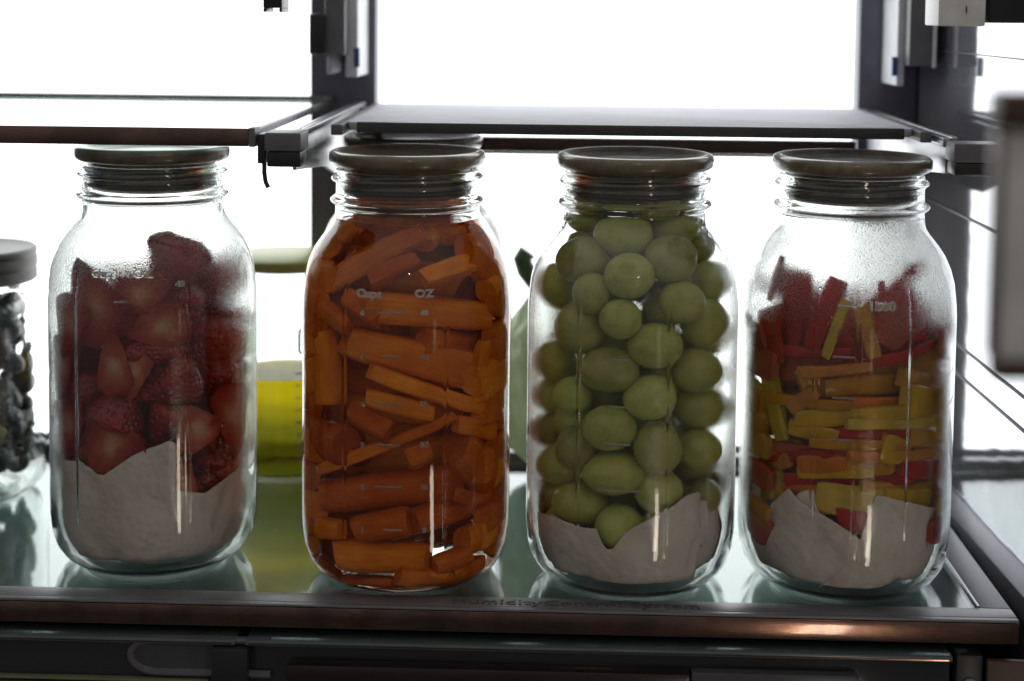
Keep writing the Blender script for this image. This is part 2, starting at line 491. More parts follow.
# ------------------------------------------------------------------ drawers under the shelf
def drawer(x0, x1, label, recess):
    t = thing('crisper_drawer', ((x0 + x1) / 2, .02, -.21), label, 'drawer')
    z1 = -.0225
    f = MB(); f.box((x0, .004, -.20), (x1, .0075, z1)); rel(t, f).build('front', M['smoke'], t, bevel=.001)
    tub = MB()
    tub.box((x0 + .004, .008, -.205), (x0 + .007, .255, z1 - .003)); tub.box((x1 - .007, .008, -.205), (x1 - .004, .255, z1 - .003))
    tub.box((x0 + .0072, .252, -.205), (x1 - .0072, .255, z1 - .003)); tub.box((x0 + .004, .008, -.209), (x1 - .004, .255, -.2055))
    rel(t, tub).build('tub', M['black'], t)
    lip = MB(); lip.box((x0, -.001, z1 + .0004), (x1, .016, z1 + .0032)); rel(t, lip).build('top_lip', M['lip'], t, bevel=.0008)
    g = MB(); g.box((x0 + .002, -.0014, z1 + .0012), (x1 - .002, -.0011, z1 + .0018)); rel(t, g).build('trim_line', M['copper'], t)
    return t, z1


d1, zt = drawer(-.452, -.1665, 'smoked crisper drawer with pale ring-shaped grip, lower left', True)
ri = MB(); pa = at(133, 655, .003)
xa, xb, zc, rr = at(131, 655, .003).x, at(232, 655, .003).x, at(180, 655, .003).z, .0088
pts = [(xb + .02, .0035, zc + rr), (xb - .02, .0035, zc + rr)] + [(xa + rr * 1.6 - rr * 1.6 * math.sin(k * PI / 12), .0035, zc + rr * math.cos(k * PI / 12)) for k in range(13)] + [(xb - .02, .0035, zc - rr), (xb + .02, .0035, zc - rr)]
ri.tube([(p[0], .0025, p[2]) for p in pts], .0021, 8); rel(d1, ri).build('grip_ring', M['dull'], d1)
rc_ = MB(); rc_.prism([(xa + .012, zc - rr), (xb, zc - rr), (xb, zc + rr), (xa + .012, zc + rr), (xa + .004, zc + rr * .6), (xa + .001, zc), (xa + .004, zc - rr * .6)], 'Y', .0022, .0038); rel(d1, rc_).build('grip_recess', M['darkplate'], d1)
eb = MB(); q0 = at(212, 652, 0).x; eb.box((q0, -.003, -.06), (q0 + .019, .0038, zt - .0005)); rel(d1, eb).build('end_block', M['smoke'], d1, bevel=.0015)
d2, zt = drawer(-.1615, .197, 'wide smoked crisper drawer with dark brown grip bar, lower right', False)
gb = MB(); gx0, gx1 = at(287, 655, -.002).x, at(690, 660, -.002).x
gb.box((gx0, -.006, -.0405), (gx1, .0036, -.0295)); rel(d2, gb).build('grip_bar', M['darkgrip'], d2, bevel=.002)
gp = MB(); gp.box((gx1 + .0005, -.004, -.055), (.15, .0036, -.0290)); rel(d2, gp).build('label_plate', M['darkplate'], d2, bevel=.002)
sl = thing('drawer_slide', (.206, .01, -.1), 'black vertical drawer slide right of the wide drawer', 'slide')
s1 = MB(); s1.box((.199, .0, -.12), (.2125, .25, -.0185)); rel(sl, s1).build('slide_body', M['black'], sl, bevel=.0015)
s2 = MB(); s2.lathe([(0, 0), (.004, 0), (.004, .0015), (0, .0015)], 24); s2.v = [(v[0] + .206, -.0002 - v[2], v[1] - .034) for v in s2.v]; rel(sl, s2).build('roller', M['grey'], sl)
pn = thing('side_panel', (.23, .02, -.1), 'brown lower side panel at the bottom right corner', 'panel')
s3 = MB(); s3.box((.2135, -.004, -.2), (.262, .0, -.0195)); rel(pn, s3).build('panel_board', M['brown'], pn, bevel=.001)

lt = MB(); lt.box((-.45, -.0006, -.0425), (q0 - .002, .0034, -.0412)); lt.box((-.45, -.0004, -.0452), (q0 - .002, .0034, -.0444)); rel(d1, lt).build('lower_trim', plain('olive_trim', (.16, .17, .09), .3), d1, bevel=.0003)

# ------------------------------------------------------------------ upper shelves
us = thing('glass_shelf', (-.29, .14, .24), 'upper left glass shelf with dark copper front bar above the strawberry jar', 'shelf')
ux1 = at(248, 135, 0).x
q = MB(); q.box((XL + .012, 0, .2392), (ux1, .004, .2484)); rel(us, q).build('copper_trim', M['copper'], us, bevel=.0006)
q = MB(); q.box((ux1 + .0003, -.0004, .2390), (ux1 + .0036, .012, .2487)); rel(us, q).build('end_cap', M['grey'], us, bevel=.0006)
q = MB(); q.box((XL + .012, .0043, .2445), (ux1, .262, .2475)); rel(us, q).build('glass_panel', M['shelf_glass'], us)
q = MB(); q.box((XL + .012, .2625, .2445), (ux1 + .003, .272, .2500)); rel(us, q).build('rear_rail', M['steel_dark'], us, bevel=.001)
q = MB(); q.box((ux1 + .0004, .0125, .2435), (ux1 + .0028, .262, .2478)); rel(us, q).build('side_rail', M['steel_dark'], us, bevel=.0005)

def lift(mb):                          # into the refrigerator's own coordinates
    mb.v = [(p[0], p[1], p[2] + .25 - .0055) for p in mb.v]; return mb


ax0, ax1 = at(264, 150, -.002).x, at(301, 150, -.002).x
q = MB(); q.prism([(.0225, .2255), (.0225, .2415), (.274, .2415), (.274, .195), (.23, .195), (.12, .218)], 'X', ax1 - .0085, ax1 - .0065); ar = lift(q).build('shelf_arm', M['steel'], fr, bevel=.0003)
q = MB(); q.box((ax0, -.002, .2372), (ax1, .022, .2466)); lift(q).build('front_block', M['grey'], ar, bevel=.0012)
q = MB(); q.box((ax0 + .001, -.0005, .2292), (ax1 - .0006, .02, .2369)); lift(q).build('lower_block', M['black'], ar, bevel=.001)
q = MB(); q.box((ax0 - .0042, .002, .2305), (ax0 - .0002, .016, .2455)); lift(q).build('latch', M['black'], ar, bevel=.0008)
q = MB(); hx = at(264, 170, 0).x; q.tube([(hx - .0002, .002, .231), (hx - .0002, .002, .226), (hx + .0004, .002, .2215), (hx + .0018, .002, .2185)], .0012, 8); lift(q).build('hook', M['black'], ar)
q = MB(); q.box((ax1 - .0095, .0225, .2420), (ax1 - .0055, .274, .2462)); q.box((ax1 - .005, .0225, .2436), (ax1 - .0022, .274, .2466)); lift(q).build('top_rail', M['steel'], ar, bevel=.0005)

rs = thing('sliding_shelf', (.03, .17, .24), 'upper right grey shelf frame pushed back behind the jar lids', 'shelf')
rx0, rx1 = -.1215, .188
def rrect(x0, y0, x1, y1, r, n=6):
    P = []
    for cx, cy, a0 in ((x1 - r, y1 - r, 0), (x0 + r, y1 - r, 90), (x0 + r, y0 + r, 180), (x1 - r, y0 + r, 270)):
        for k in range(n + 1):
            t = R_(a0 + 90 * k / n); P.append((cx + r * math.cos(t), cy + r * math.sin(t)))
    return P
q = MB(); q.prism(rrect(rx0, .083, rx1, .2635, .008), 'Z', .2415, .2462); rel(rs, q).build('shelf_plate', M['plate'], rs, bevel=.0008)
q = MB(); q.box((rx0 + .006, .0788, .2406), (rx1 - .006, .0826, .2466)); rel(rs, q).build('front_edge', plain('shelf_edge_grey', (.05, .05, .056), .4), rs, bevel=.0008)
for xa_, xb_ in ((rx0 - .0068, rx0 - .0004), (rx1 + .0004, rx1 + .0068)):
    q = MB(); q.box((xa_, .070, .2398), (xb_, .268, .2458)); rel(rs, q).build('corner_block', M['grey'], rs, bevel=.001)
q = MB(); ya = .19
q.box((-.118, ya, .2216), (.176, ya + .006, .2302)); rel(rs, q).build('tucked_bar', M['brown'], rs, bevel=.001)
q = MB(); q.box((-.118, ya - .0006, .2212), (.176, ya + .0055, .2226)); q.v = [(v[0], v[1], v[2] - .0012) for v in q.v]; rel(rs, q).build('copper_lip', M['copper'], rs, bevel=.0003)
for sx in (-.1185, .1735):
    q = MB(); q.box((sx, .192, .2312), (sx + .0045, .262, .2402)); rel(rs, q).build('slide_rail', M['black'], rs, bevel=.0008)

bx0, bx1 = at(954, 160, .03).x, .2215
q = MB(); q.prism([(.0505, .2255), (.0505, .239), (.274, .239), (.274, .195), (.23, .195), (.14, .2185)], 'X', bx0 + .0005, bx0 + .0025); ra = lift(q).build('shelf_arm', M['steel'], fr, bevel=.0003)
q = MB(); q.box((bx0, .03, .2330), (bx1, .05, .2428)); lift(q).build('front_block', M['grey'], ra, bevel=.001)
q = MB(); q.box((bx0 + .001, .031, .2262), (bx1, .05, .2327)); lift(q).build('lower_block', M['black'], ra, bevel=.001)
q = MB(); q.box((bx0 - .001, .0505, .2395), (bx0 + .003, .274, .2440)); q.box((bx0 + .0035, .0505, .2418), (bx0 + .0065, .274, .2446)); lift(q).build('top_rail', M['steel'], ra, bevel=.0005)

for o in (us, rs): o.location.z -= .0055

# ------------------------------------------------------------------ door bin, close to the camera at the right edge
DY = -.40
db = thing('door_bin', (.17, DY, .21), 'out of focus clear door bin with brown rim at the right edge', 'door bin')
l0 = at(999, 110, DY)
q = MB(); q.box((l0.x, DY, .2755), (.26, DY + .012, .2850)); rel(db, q).build('rim', M['brown'], db, bevel=.002)
q = MB(); q.box((l0.x + .0022, DY + .003, .2190), (.26, DY + .0045, .2752)); rel(db, q).build('bin_wall', M['pale'], db)
q = MB(); q.box((l0.x + .0016, DY + .001, .2135), (.26, DY + .010, .2187)); q.box((l0.x + .0006, DY + .001, .2190), (l0.x + .0021, DY + .0095, .2752)); rel(db, q).build('edge_trim', M['brown'], db, bevel=.0008)

# ------------------------------------------------------------------ mason jars
OUT = [(0, .0045), (.020, .0042), (.033, .0025), (.0365, .0), (.0395, .0), (.0440, .0016), (.0485, .0055), (.0520, .0115), (.0540, .019), (.0549, .028), (.055, .036),
       (.055, .060), (.055, .090), (.055, .120), (.055, .148), (.0546, .155), (.0534, .1655), (.0514, .173), (.0485, .180), (.0450, .1860), (.0415, .191), (.0393, .1945), (.0386, .1975), (.0384, .2005)]
BEAD1 = [(r, z + .0013) for r, z in [(.0384, .2022), (.0398, .2032), (.0410, .2045), (.0411, .2056), (.0398, .2068), (.0384, .2076)]]
MIDN = [(.0381, .210), (.0381, .2135)]
BEAD2 = [(r, z + .0010) for r, z in [(.0381, .2150), (.0393, .2160), (.0405, .2172), (.0405, .2182), (.0393, .2192), (.0381, .2204)]]
TOPN = [(.0380, .2225), (.0380, .2228), (.0374, .2231), (.0362, .2232), (.0352, .2230), (.0347, .2222)]
INN = [(.0347, .215), (.0348, .2010), (.0353, .1965), (.0372, .1920), (.0414, .1864), (.0452, .1808), (.0484, .1742), (.0505, .166), (.0516, .156), (.052, .148),
       (.052, .120), (.052, .090), (.052, .060), (.052, .036), (.0516, .028), (.0505, .0198), (.0486, .0130), (.0462, .0078), (.0425, .0043), (.0385, .0031), (.033, .0048), (.020, .0066), (0, .0070)]


OUT, BEAD1, MIDN, BEAD2, TOPN, INN = ([(r * (1 + .022 * min(1, max(0, (r - .041) / .008))), z * ZS) for r, z in q] for q in (OUT, BEAD1, MIDN, BEAD2, TOPN, INN))


def rin(z):
    P = sorted([(zz, r) for r, zz in INN if r > .03])
    if z <= P[0][0]: return P[0][1]
    for (a, ra_), (b_, rb_) in zip(P, P[1:]):
        if z <= b_: return ra_ + (rb_ - ra_) * (z - a) / max(1e-9, b_ - a)
    return P[-1][1]


def jar_glass(name, ribs, mats, parent, phase, wet=False):
    base = [2 * PI * k / 150 for k in range(150)]
    angs = set(round(a, 4) for a in base)
    for rb_ in ribs:
        for dx in (-.0016, -.0011, -.0006, 0, .0006, .0011, .0016): angs.add(round((rb_ + dx / .055) % (2 * PI), 4))
    angs = sorted(angs); n = len(angs)
    prof = []
    for seg, kind in ((OUT, 'o'), (BEAD1, 'b1'), (MIDN, 'n'), (BEAD2, 'b2'), (TOPN, 'n'), (INN[:3] if wet else INN, 'i')):
        prof += [(r, z, kind) for r, z in seg]
    vs = []; rings = []
    for r, z, kd in prof:
        if r < 1e-6: rings.append([len(vs)]); vs.append((0, 0, z)); continue
        ring = []
        for a in angs:
            rr_ = r; zz = z
            if kd == 'o' and .033 < z < .156:
                fade = min(1, (z - .033) / .004, (.156 - z) / .003)
                for rb_ in ribs:
                    d = abs((a - rb_ + PI) % (2 * PI) - PI) * .055
                    if d < .0014: rr_ += .0009 * fade * (.5 + .5 * math.cos(PI * d / .0014))
            if kd in ('b1', 'b2') and .0388 < r:
                u = ((a + phase) % (2 * PI)) / (2 * PI)
                amp = .0026 if kd == 'b2' else .0
                zz += amp * (u - .5) * (1 if u < .93 else max(0, (1 - u) / .07))
                if kd == 'b2' and u > .93: rr_ = r - (r - .0382) * min(1, (u - .93) / .04)
            ring.append(len(vs)); vs.append((rr_ * math.cos(a), rr_ * math.sin(a), zz))
        rings.append(ring)
    fs = []; mi = []
    for i, (A, B) in enumerate(zip(rings, rings[1:])):
        k_ = 1 if prof[i + 1][2] == 'i' else 0
        for k in range(n):
            k2 = (k + 1) % n
            if len(A) == 1: fs.append((A[0], B[k2], B[k]))
            elif len(B) == 1: fs.append((A[k], A[k2], B[0]))
            else: fs.append((A[k], A[k2], B[k2], B[k]))
            mi.append(k_)
    m = MB(); m.v = vs; m.f = fs; m.m = mi
    return m.build('glass_body', mats, parent, sharp=0)


LID = [(0, .2312), (.030, .2312), (.0335, .2318), (.0352, .2330), (.0362, .2342), (.0376, .2349), (.0394, .2349), (.0408, .2342), (.0416, .2332), (.0418, .2316), (.0418, .2296), (.0414, .2282),
       (.0404, .2272), (.0390, .2266), (.0338, .2262), (.0337, .2180), (.0330, .2110), (.0312, .2098), (0, .2098)]
LID = [(r, z * ZS - .0015) for r, z in LID]


def wrap_text(body, size, R0, ang, z, mat, parent, name='embossed_writing', sx=1.0):
    me = text_mesh(body, size, mat, ext=.0006, sx=sx)
    for v in me.vertices:
        a = ang + v.co.x / R0; r = R0 + v.co.z
        v.co = (r * math.cos(a), r * math.sin(a), z + v.co.y)
    return link(bpy.data.objects.new(name, me), parent)


JARS = {}


def hit_cyl(c, o, d, r):
    ox, oy = o.x - c[0], o.y - c[1]
    A = d.x ** 2 + d.y ** 2; B = ox * d.x + oy * d.y; C = ox * ox + oy * oy - r * r
    D = B * B - A * C
    return (-B - math.sqrt(D)) / A if D > 0 else None


def inside(j, px, py, depth, n=1.0):
    """Point inside jar j on the line of sight through a pixel, lying `depth` in from the inner wall."""
    c = JARS[j]['c']; o, d = ray(px, py)
    if n > 1:
        z = .1
        for _ in range(4):
            r = rin(z) + .003; t = hit_cyl(c, o, d, r)
            if t is None:
                A = d.x ** 2 + d.y ** 2; t = -((o.x - c[0]) * d.x + (o.y - c[1]) * d.y) / A
                P = o + d * t; break
            P = o + d * t; z = P.z
        N = Vector((P.x - c[0], P.y - c[1], 0)).normalized()
        ci = -d.dot(N); k = 1 - (1 - ci * ci) / (n * n)
        d = d / n + N * (ci / n - math.sqrt(k)); d.normalize(); o = P - d * .02
    z = .1; A = d.x ** 2 + d.y ** 2
    for _ in range(5):
        rc = max(.004, rin(z) - depth)
        t = hit_cyl(c, o, d, rc)
        if t is None:
            t = -((o.x - c[0]) * d.x + (o.y - c[1]) * d.y) / A
            P = o + d * t; off = Vector((P.x - c[0], P.y - c[1], 0))
            k = rc / max(off.length, 1e-6); P = Vector((c[0] + off.x * k, c[1] + off.y * k, P.z))
        else: P = o + d * t
        z = P.z
    return P


def jar_angle(j, px, py=400):
    c = JARS[j]['c']; o, d = ray(px, py); t = hit_cyl(c, o, d, .055); P = o + d * t
    return math.atan2(P.y - c[1], P.x - c[0]), P.z


def make_jar(j, px, Y, label, ribs_px, fog, texts=(), seed=0., phase=0., dens=5.):
    p = at(px, 400, Y); c = (p.x, Y); JARS[j] = dict(c=c)
    t = thing('mason_jar', (p.x, Y, .0), label, 'jar', 'tall mason jars with wooden lids')
    ribs = [jar_angle(j, x)[0] for x in ribs_px]
    ribs += [r + PI for r in ribs]
    g0 = M['glass']; g1 = glass_mat('jar_glass_inner', fog, seed=seed) if fog else M['glass']
    jar_glass('glass_body', ribs, [g0, g1], t, phase, wet=(j == 2))
    lid = MB(); lid.lathe(LID, 96); L = lid.build('lid', M['wood'], t, sharp=50); L.rotation_euler.z = .5 + seed
    gk = MB()
    for zc in (.2195 * ZS, .2125 * ZS):
        gk.lathe([(.0334, zc - .0018), (.0344, zc - .0012), (.03465, zc), (.0344, zc + .0012), (.0334, zc + .0018), (.0325, zc), (.0334, zc - .0018)], 72)
    gk.build('gasket', M['rubber'], L, sharp=0)
    for kind, body, x, y, size in texts:
        a, z = jar_angle(j, x, y)
        if kind == 't': wrap_text(body, size, .0551, a, z, M['mark'], t, sx=1.15)
    return t


def ticks(j, t, rows, name='scale_mark'):
    for x0, x1, y in rows:
        m = MB()
        a0, z0 = jar_angle(j, x0, y); a1, z1 = jar_angle(j, x1, y); n = 8
        vs = []
        for k in range(n + 1):
            a = a0 + (a1 - a0) * k / n
            for r, dz in ((.0549, -.0006), (.0557, 0), (.0549, .0006)): vs.append((r * math.cos(a), r * math.sin(a), (z0 + z1) / 2 + dz))
        fs = []
        for k in range(n):
            b_ = k * 3; fs += [(b_, b_ + 1, b_ + 4, b_ + 3), (b_ + 1, b_ + 2, b_ + 5, b_ + 4), (b_ + 2, b_, b_ + 3, b_ + 5)]
        fs += [(0, 1, 2), (n * 3, n * 3 + 2, n * 3 + 1)]
        m.add(vs, fs); m.build(name, M['mark'], t)


M['glass'] = glass_mat('jar_glass')
rows2 = [('6', '48', 313), ('5', '40', 357), ('4', '32', 404), ('3', '24', 445), ('2', '16', 487), ('1', '8', 530)]
ja = make_jar(1, 154.5, .073, 'tall glass jar of cut strawberries with fogged shoulder, leftmost of the four front jars', (78, 188),
              [(.120, .150, .176, .192, .95), (.03, .05, .14, .15, .22)],
              [('t', 'Cups', 104, 274, .0058), ('t', 'OZ', 143, 274, .0058), ('t', '48', 180, 284, .004)], seed=.3, phase=4.3)
ticks(1, ja, [(114, 129, 302)])
jb = make_jar(2, 406.5, .059, 'tall glass jar packed with carrot sticks in water', (346, 445), None,
              [('t', 'Cups', 369, 294, .0056), ('t', 'OZ', 424, 294, .0056)] + [('t', a, 363, y, .0034) for a, b_, y in rows2] + [('t', b_, 424, y, .0034) for a, b_, y in rows2], seed=.9, phase=4.6)
ticks(2, jb, [(377, 405, 313), (382, 400, 357), (376, 405, 404), (378, 400, 445), (375, 403, 487), (383, 402, 530)])
jc = make_jar(3, 631.5, .059, 'tall glass jar full of green grapes on a paper towel', (580, 668), [(.035, .06, .16, .18, .26)], seed=1.7, phase=4.9)
ticks(3, jc, [(612, 630, 360), (608, 626, 407), (604, 630, 444), (598, 640, 490)])
jd = make_jar(4, 845.5, .062, 'tall glass jar of red, orange and yellow pepper strips with heavy condensation', (815, 857, 908),
              [(.128, .150, .188, .200, 1.1), (.03, .05, .13, .14, .2)], [('t', '1500', 882, 307, .0062)], seed=2.6, phase=4.75)
ticks(4, jd, [(838, 858, 306), (833, 855, 357), (832, 852, 398), (830, 850, 440)])

# the jar behind the carrots: only its lid shows
p = at(409, 138, .14)
jx = bpy.data.objects.new('mason_jar', None); link(jx); jx.location = (p.x, .165, 0)
tag(jx, 'wooden-lidded jar standing behind the carrot jar, only its lid showing', 'jar', 'tall mason jars with wooden lids')
for ch in jb.children:
    if ch.name.startswith(('glass_body', 'lid')):
        o = ch.copy(); link(o, jx)
        for g in ch.children: link(g.copy(), o)

# ------------------------------------------------------------------ paper towels in three jars
def towel(j, label, flaps, seed):
    rnd = random.Random(seed); c = JARS[j]['c']; mb = MB(); ph = [rnd.uniform(0, 6) for _ in range(6)]
    for (px_pts, inset, zlo) in flaps:
        pts = []
        for x, y in px_pts:
            if x == 'a': pts.append((y[0], y[1])); continue
            P = inside(j, x, y, inset); a_ = math.atan2(P.y - c[1], P.x - c[0]); pts.append((a_ - 2 * PI if a_ > PI / 2 else a_, P.z))
        n = max(10, int((pts[-1][0] - pts[0][0]) / .018)); nz = 18; vs = []; fs = []
        for i in range(n + 1):
            a = pts[0][0] + (pts[-1][0] - pts[0][0]) * i / n; top = pts[-1][1]
            for (a0, z0), (a1, z1) in zip(pts, pts[1:]):
                if a0 <= a <= a1 + 1e-9: top = z0 + (z1 - z0) * (a - a0) / max(1e-6, a1 - a0); break
            for k in range(nz + 1):
                z = zlo + (top - zlo) * k / nz
                w = .0010 * math.sin(a * 9 + ph[0] + z * 60) + .0006 * abs(math.sin(a * 6 + ph[5] + z * 110)) + .0005 * math.sin(a * 23 + ph[1] - z * 150) + .0008 * math.sin(z * 190 + ph[2] + a * 4)
                pv = Vector((a * .05 + c[0], ph[0], z)); w += .0016 * (.45 - abs(noise.noise(pv * 55 + Vector((inset * 900, 0, 0))))) - .0009 * abs(noise.noise(pv * 120))
                r = rin(z) - inset - .0016 + min(w, .0009)
                vs.append((r * math.cos(a), r * math.sin(a), z))
        for i in range(n):
            for k in range(nz):
                a_ = i * (nz + 1) + k; fs.append((a_, a_ + nz + 1, a_ + nz + 2, a_ + 1))
        mb.add(vs, fs)
    # crumpled sheet lying on the jar bottom
    vs = [(0, 0, .016)]; fs = []; n = 40
    for q_ in range(1, 9):
        for k in range(n):
            a = 2 * PI * k / n; r = .046 * q_ / 8
            vs.append((r * math.cos(a), r * math.sin(a), .0135 + .0025 * math.sin(a * 3 + q_ + ph[3]) + .002 * math.sin(a * 5 - q_ * 2 + ph[4]) + (.006 if q_ == 8 else 0)))
    for k in range(n): fs.append((0, 1 + k, 1 + (k + 1) % n))
    for q_ in range(7):
        for k in range(n):
            a_ = 1 + q_ * n + k; b_ = 1 + q_ * n + (k + 1) % n; fs.append((a_, a_ + n, b_ + n, b_))
    mb.add(vs, fs)
    o = mb.build('paper_towel', M['paper'], sharp=0)
    o.location = (c[0], c[1], 0)
    so = o.modifiers.new('thickness', 'SOLIDIFY'); so.thickness = .0005
    return tag(o, label, 'paper towel', 'paper towels lining the jars')


D = PI / 180
towel(1, 'crumpled white paper towel with a folded corner under the strawberries', [
    ([(52, 455), (62, 458), (80, 463), (95, 474), (104, 475), (132, 456), (168, 441), (174, 442), (176, 450)], .0012, .011),
    ([(100, 500), (140, 470), (172, 446), (180, 441), (195, 444), (188, 452), (176, 470)], .0030, .012),
    ([(168, 505), (174, 490), (205, 493), (222, 481), (240, 466), (252, 452)], .0016, .011),
    ([(130, 545), (150, 520), (180, 492), (215, 510), (245, 530)], .0034, .011),
    ([('a', (-10 * D, .07)), ('a', (40 * D, .055)), ('a', (80 * D, .07)), ('a', (130 * D, .05)), ('a', (190 * D, .068))], .002, .011)], 3)
towel(3, 'white paper towel with a notched top edge under the green grapes', [
    ([(531, 512), (540, 512), (557, 517), (577, 527), (596, 529), (601, 541), (606, 549), (613, 549), (624, 535), (640, 524), (662, 512), (682, 500), (700, 492), (702, 496)], .0012, .011),
    ([(640, 540), (680, 520), (702, 500), (716, 505), (730, 515)], .0032, .011),
    ([('a', (-15 * D, .055)), ('a', (40 * D, .05)), ('a', (90 * D, .06)), ('a', (140 * D, .045)), ('a', (195 * D, .055))], .002, .011)], 5)
towel(4, 'white paper towel with two pointed corners under the pepper strips', [
    ([(748, 530), (756, 520), (770, 506), (789, 488), (800, 502), (830, 519), (850, 532), (862, 541)], .0012, .011),
    ([(785, 505), (800, 492), (809, 490), (822, 520)], .0030, .011),
    ([(854, 560), (860, 540), (870, 512), (878, 496), (905, 501), (930, 507), (950, 510)], .0020, .011),
    ([(820, 585), (838, 572), (853, 559), (868, 570), (885, 585)], .0004, .0105),
    ([('a', (-20 * D, .06)), ('a', (40 * D, .055)), ('a', (90 * D, .065)), ('a', (140 * D, .05)), ('a', (200 * D, .06))], .002, .011)], 8)

# ------------------------------------------------------------------ grapes
def grape_mesh(seed):
    rnd = random.Random(seed); bm = bmesh.new(); bmesh.ops.create_uvsphere(bm, u_segments=28, v_segments=20, radius=1)
    a, b_, c_ = (rnd.uniform(-.05, .05) for _ in range(3))
    for v in bm.verts:
        x, y, z = v.co
        v.co = (x * (1 + a * z + .03 * math.sin(3 * y + seed)), y * (1 + b_ * z), z * (1 + .04 * x * c_ * 10))
        if z > .97: v.co.z -= .05 * (z - .97) / .03
    me = bpy.data.meshes.new('grape'); bm.to_mesh(me); bm.free(); me.materials.append(M['grape'])
    me.polygons.foreach_set('use_smooth', [True] * len(me.polygons)); return me


GM = [grape_mesh(k) for k in range(5)]
# (px, py, width, height, tilt in the picture, end turned to the viewer)
GR = [[(591, 200, 28, 24, 0, 0), (658, 201, 44, 34, 0, 0)],
      [(585, 219, 32, 26, 0, 0), (621, 236, 56, 42, 5, 0), (676, 228, 50, 42, 0, 0)],
      [(587, 260, 52, 44, 12, 0), (671, 264, 50, 44, 0, 0), (705, 243, 34, 38, 0, 0)],
      [(558, 286, 38, 46, 0, 0), (630, 277, 48, 42, 8, 0), (681, 297, 44, 38, -10, 0), (709, 284, 36, 42, 0, 0)],
      [(581, 328, 46, 50, 35, 0), (621, 318, 40, 38, 0, 0), (655, 346, 52, 42, 0, 0), (703, 320, 44, 50, -20, 0)],
      [(557, 361, 40, 46, 15, 0), (612, 371, 58, 42, 0, 0), (696, 374, 48, 40, 0, 0)],
      [(574, 395, 38, 36, 0, 1), (647, 395, 50, 40, 10, 0), (698, 408, 50, 44, -15, 0)],
      [(554, 428, 44, 38, 12, 2), (610, 428, 52, 38, 4, 0), (657, 447, 46, 50, 20, 0), (700, 443, 42, 36, 0, 0)],
      [(561, 465, 42, 40, 25, 0), (614, 471, 60, 42, 4, 3), (696, 470, 46, 42, 0, 0), (658, 490, 46, 42, 10, 0)],
      [(546, 494, 32, 36, 0, 0), (580, 501, 54, 42, -6, 0), (700, 486, 34, 34, 0, 0)],
      [(620, 528, 48, 46, 0, 0)]]
ORD = ['first', 'second', 'third', 'fourth', 'fifth', 'sixth', 'seventh', 'eighth', 'ninth', 'tenth', 'eleventh']
GEXTRA = {(0, 0): 'green grape pressed up into the neck of the grape jar, left side', (0, 1): 'green grape pressed up into the neck of the grape jar, right of center',
          (10, 0): 'lowest green grape, sitting in the notch of the paper towel', (5, 0): 'brownish-blushed green grape at the left glass of the grape jar',
          (6, 0): 'small round green grape showing its stem scar near the left of the grape jar',
          (7, 0): 'green grape with a dark stem scar at the left edge of the grape jar', (8, 1): 'wide green grape with a central scar just above the paper towel',
          (3, 1): 'round green grape with a bright star of light, upper middle of the grape jar'}
gp_ = []
PXM = 1 / 1880.0
for ri_, row in enumerate(GR):
    for ci_, (x, y, w, h_, tl, mode) in enumerate(row):
        rw, rh = w * PXM / 2 * 1.03, h_ * PXM / 2 * 1.03
        rd = (rw + rh) / 2 * .96
        gp_.append([inside(3, x, y, rd + (.0008 if y + h_ / 2 < 488 else .0045)), rw, rh, rd, tl, mode, ri_, ci_])
# ease overlaps: push the deeper one of a pair back
c3 = Vector((JARS[3]['c'][0], JARS[3]['c'][1], 0))
for it in range(30):
    for i in range(len(gp_)):
        for k in range(i):
            a, b_ = gp_[i], gp_[k]; dv = a[0] - b_[0]; L = dv.length
            need = ((a[1] + a[2]) + (b_[1] + b_[2])) / 2 * .96
            if L < need:
                u = dv.normalized(); s = (need - L) * .12
                a[0] = a[0] + Vector((u.x * .4, u.y, u.z * .4)) * s; b_[0] = b_[0] - Vector((u.x * .4, u.y, u.z * .4)) * s
                for q_ in (a, b_):
                    o_ = Vector((q_[0].x - c3.x, q_[0].y - c3.y, 0)); mx_ = rin(q_[0].z) - q_[3] - .0004
                    if o_.length > mx_: o_ *= mx_ / o_.length; q_[0] = Vector((c3.x + o_.x, c3.y + o_.y, q_[0].z))
for n_, (P, rw, rh, rd, tl, mode, r0, c0) in enumerate(gp_):
    o = link(bpy.data.objects.new('grape', GM[n_ % 5])); o.location = P
    if mode: rot = Matrix.Rotation(R_(100 + 10 * (n_ % 2)), 4, 'X') @ Matrix.Rotation(n_, 4, 'Z'); sc = (rw, rh, rd)
    else: rot = Matrix.Rotation(R_(-tl), 4, 'Y') @ Matrix.Rotation(R_(90 * (1 if rw > rh else 0)), 4, 'Y') @ Matrix.Rotation(n_ * 1.3, 4, 'Z'); sc = (min(rw, rh), rd if rd < rw else rd, max(rw, rh))
    if mode: rot = Matrix.Rotation({1: .35, 2: .3, 3: 0}[mode], 4, 'Z') @ Matrix.Rotation(R_(95), 4, 'X'); sc = (rw, rh, rd)
    o.matrix_world = Matrix.Translation(P) @ rot @ Matrix.Diagonal((sc[0], sc[1], sc[2], 1))
    lab = GEXTRA.get((r0, c0)) or f'green grape at the front glass, {ORD[c0]} from the left, {ORD[r0]} row down'
    tag(o, lab, 'grape', 'green grapes in the jar')
pk = [(g[0], g[3]) for g in gp_]
rnd = random.Random(21); tries = 0; nf = 0
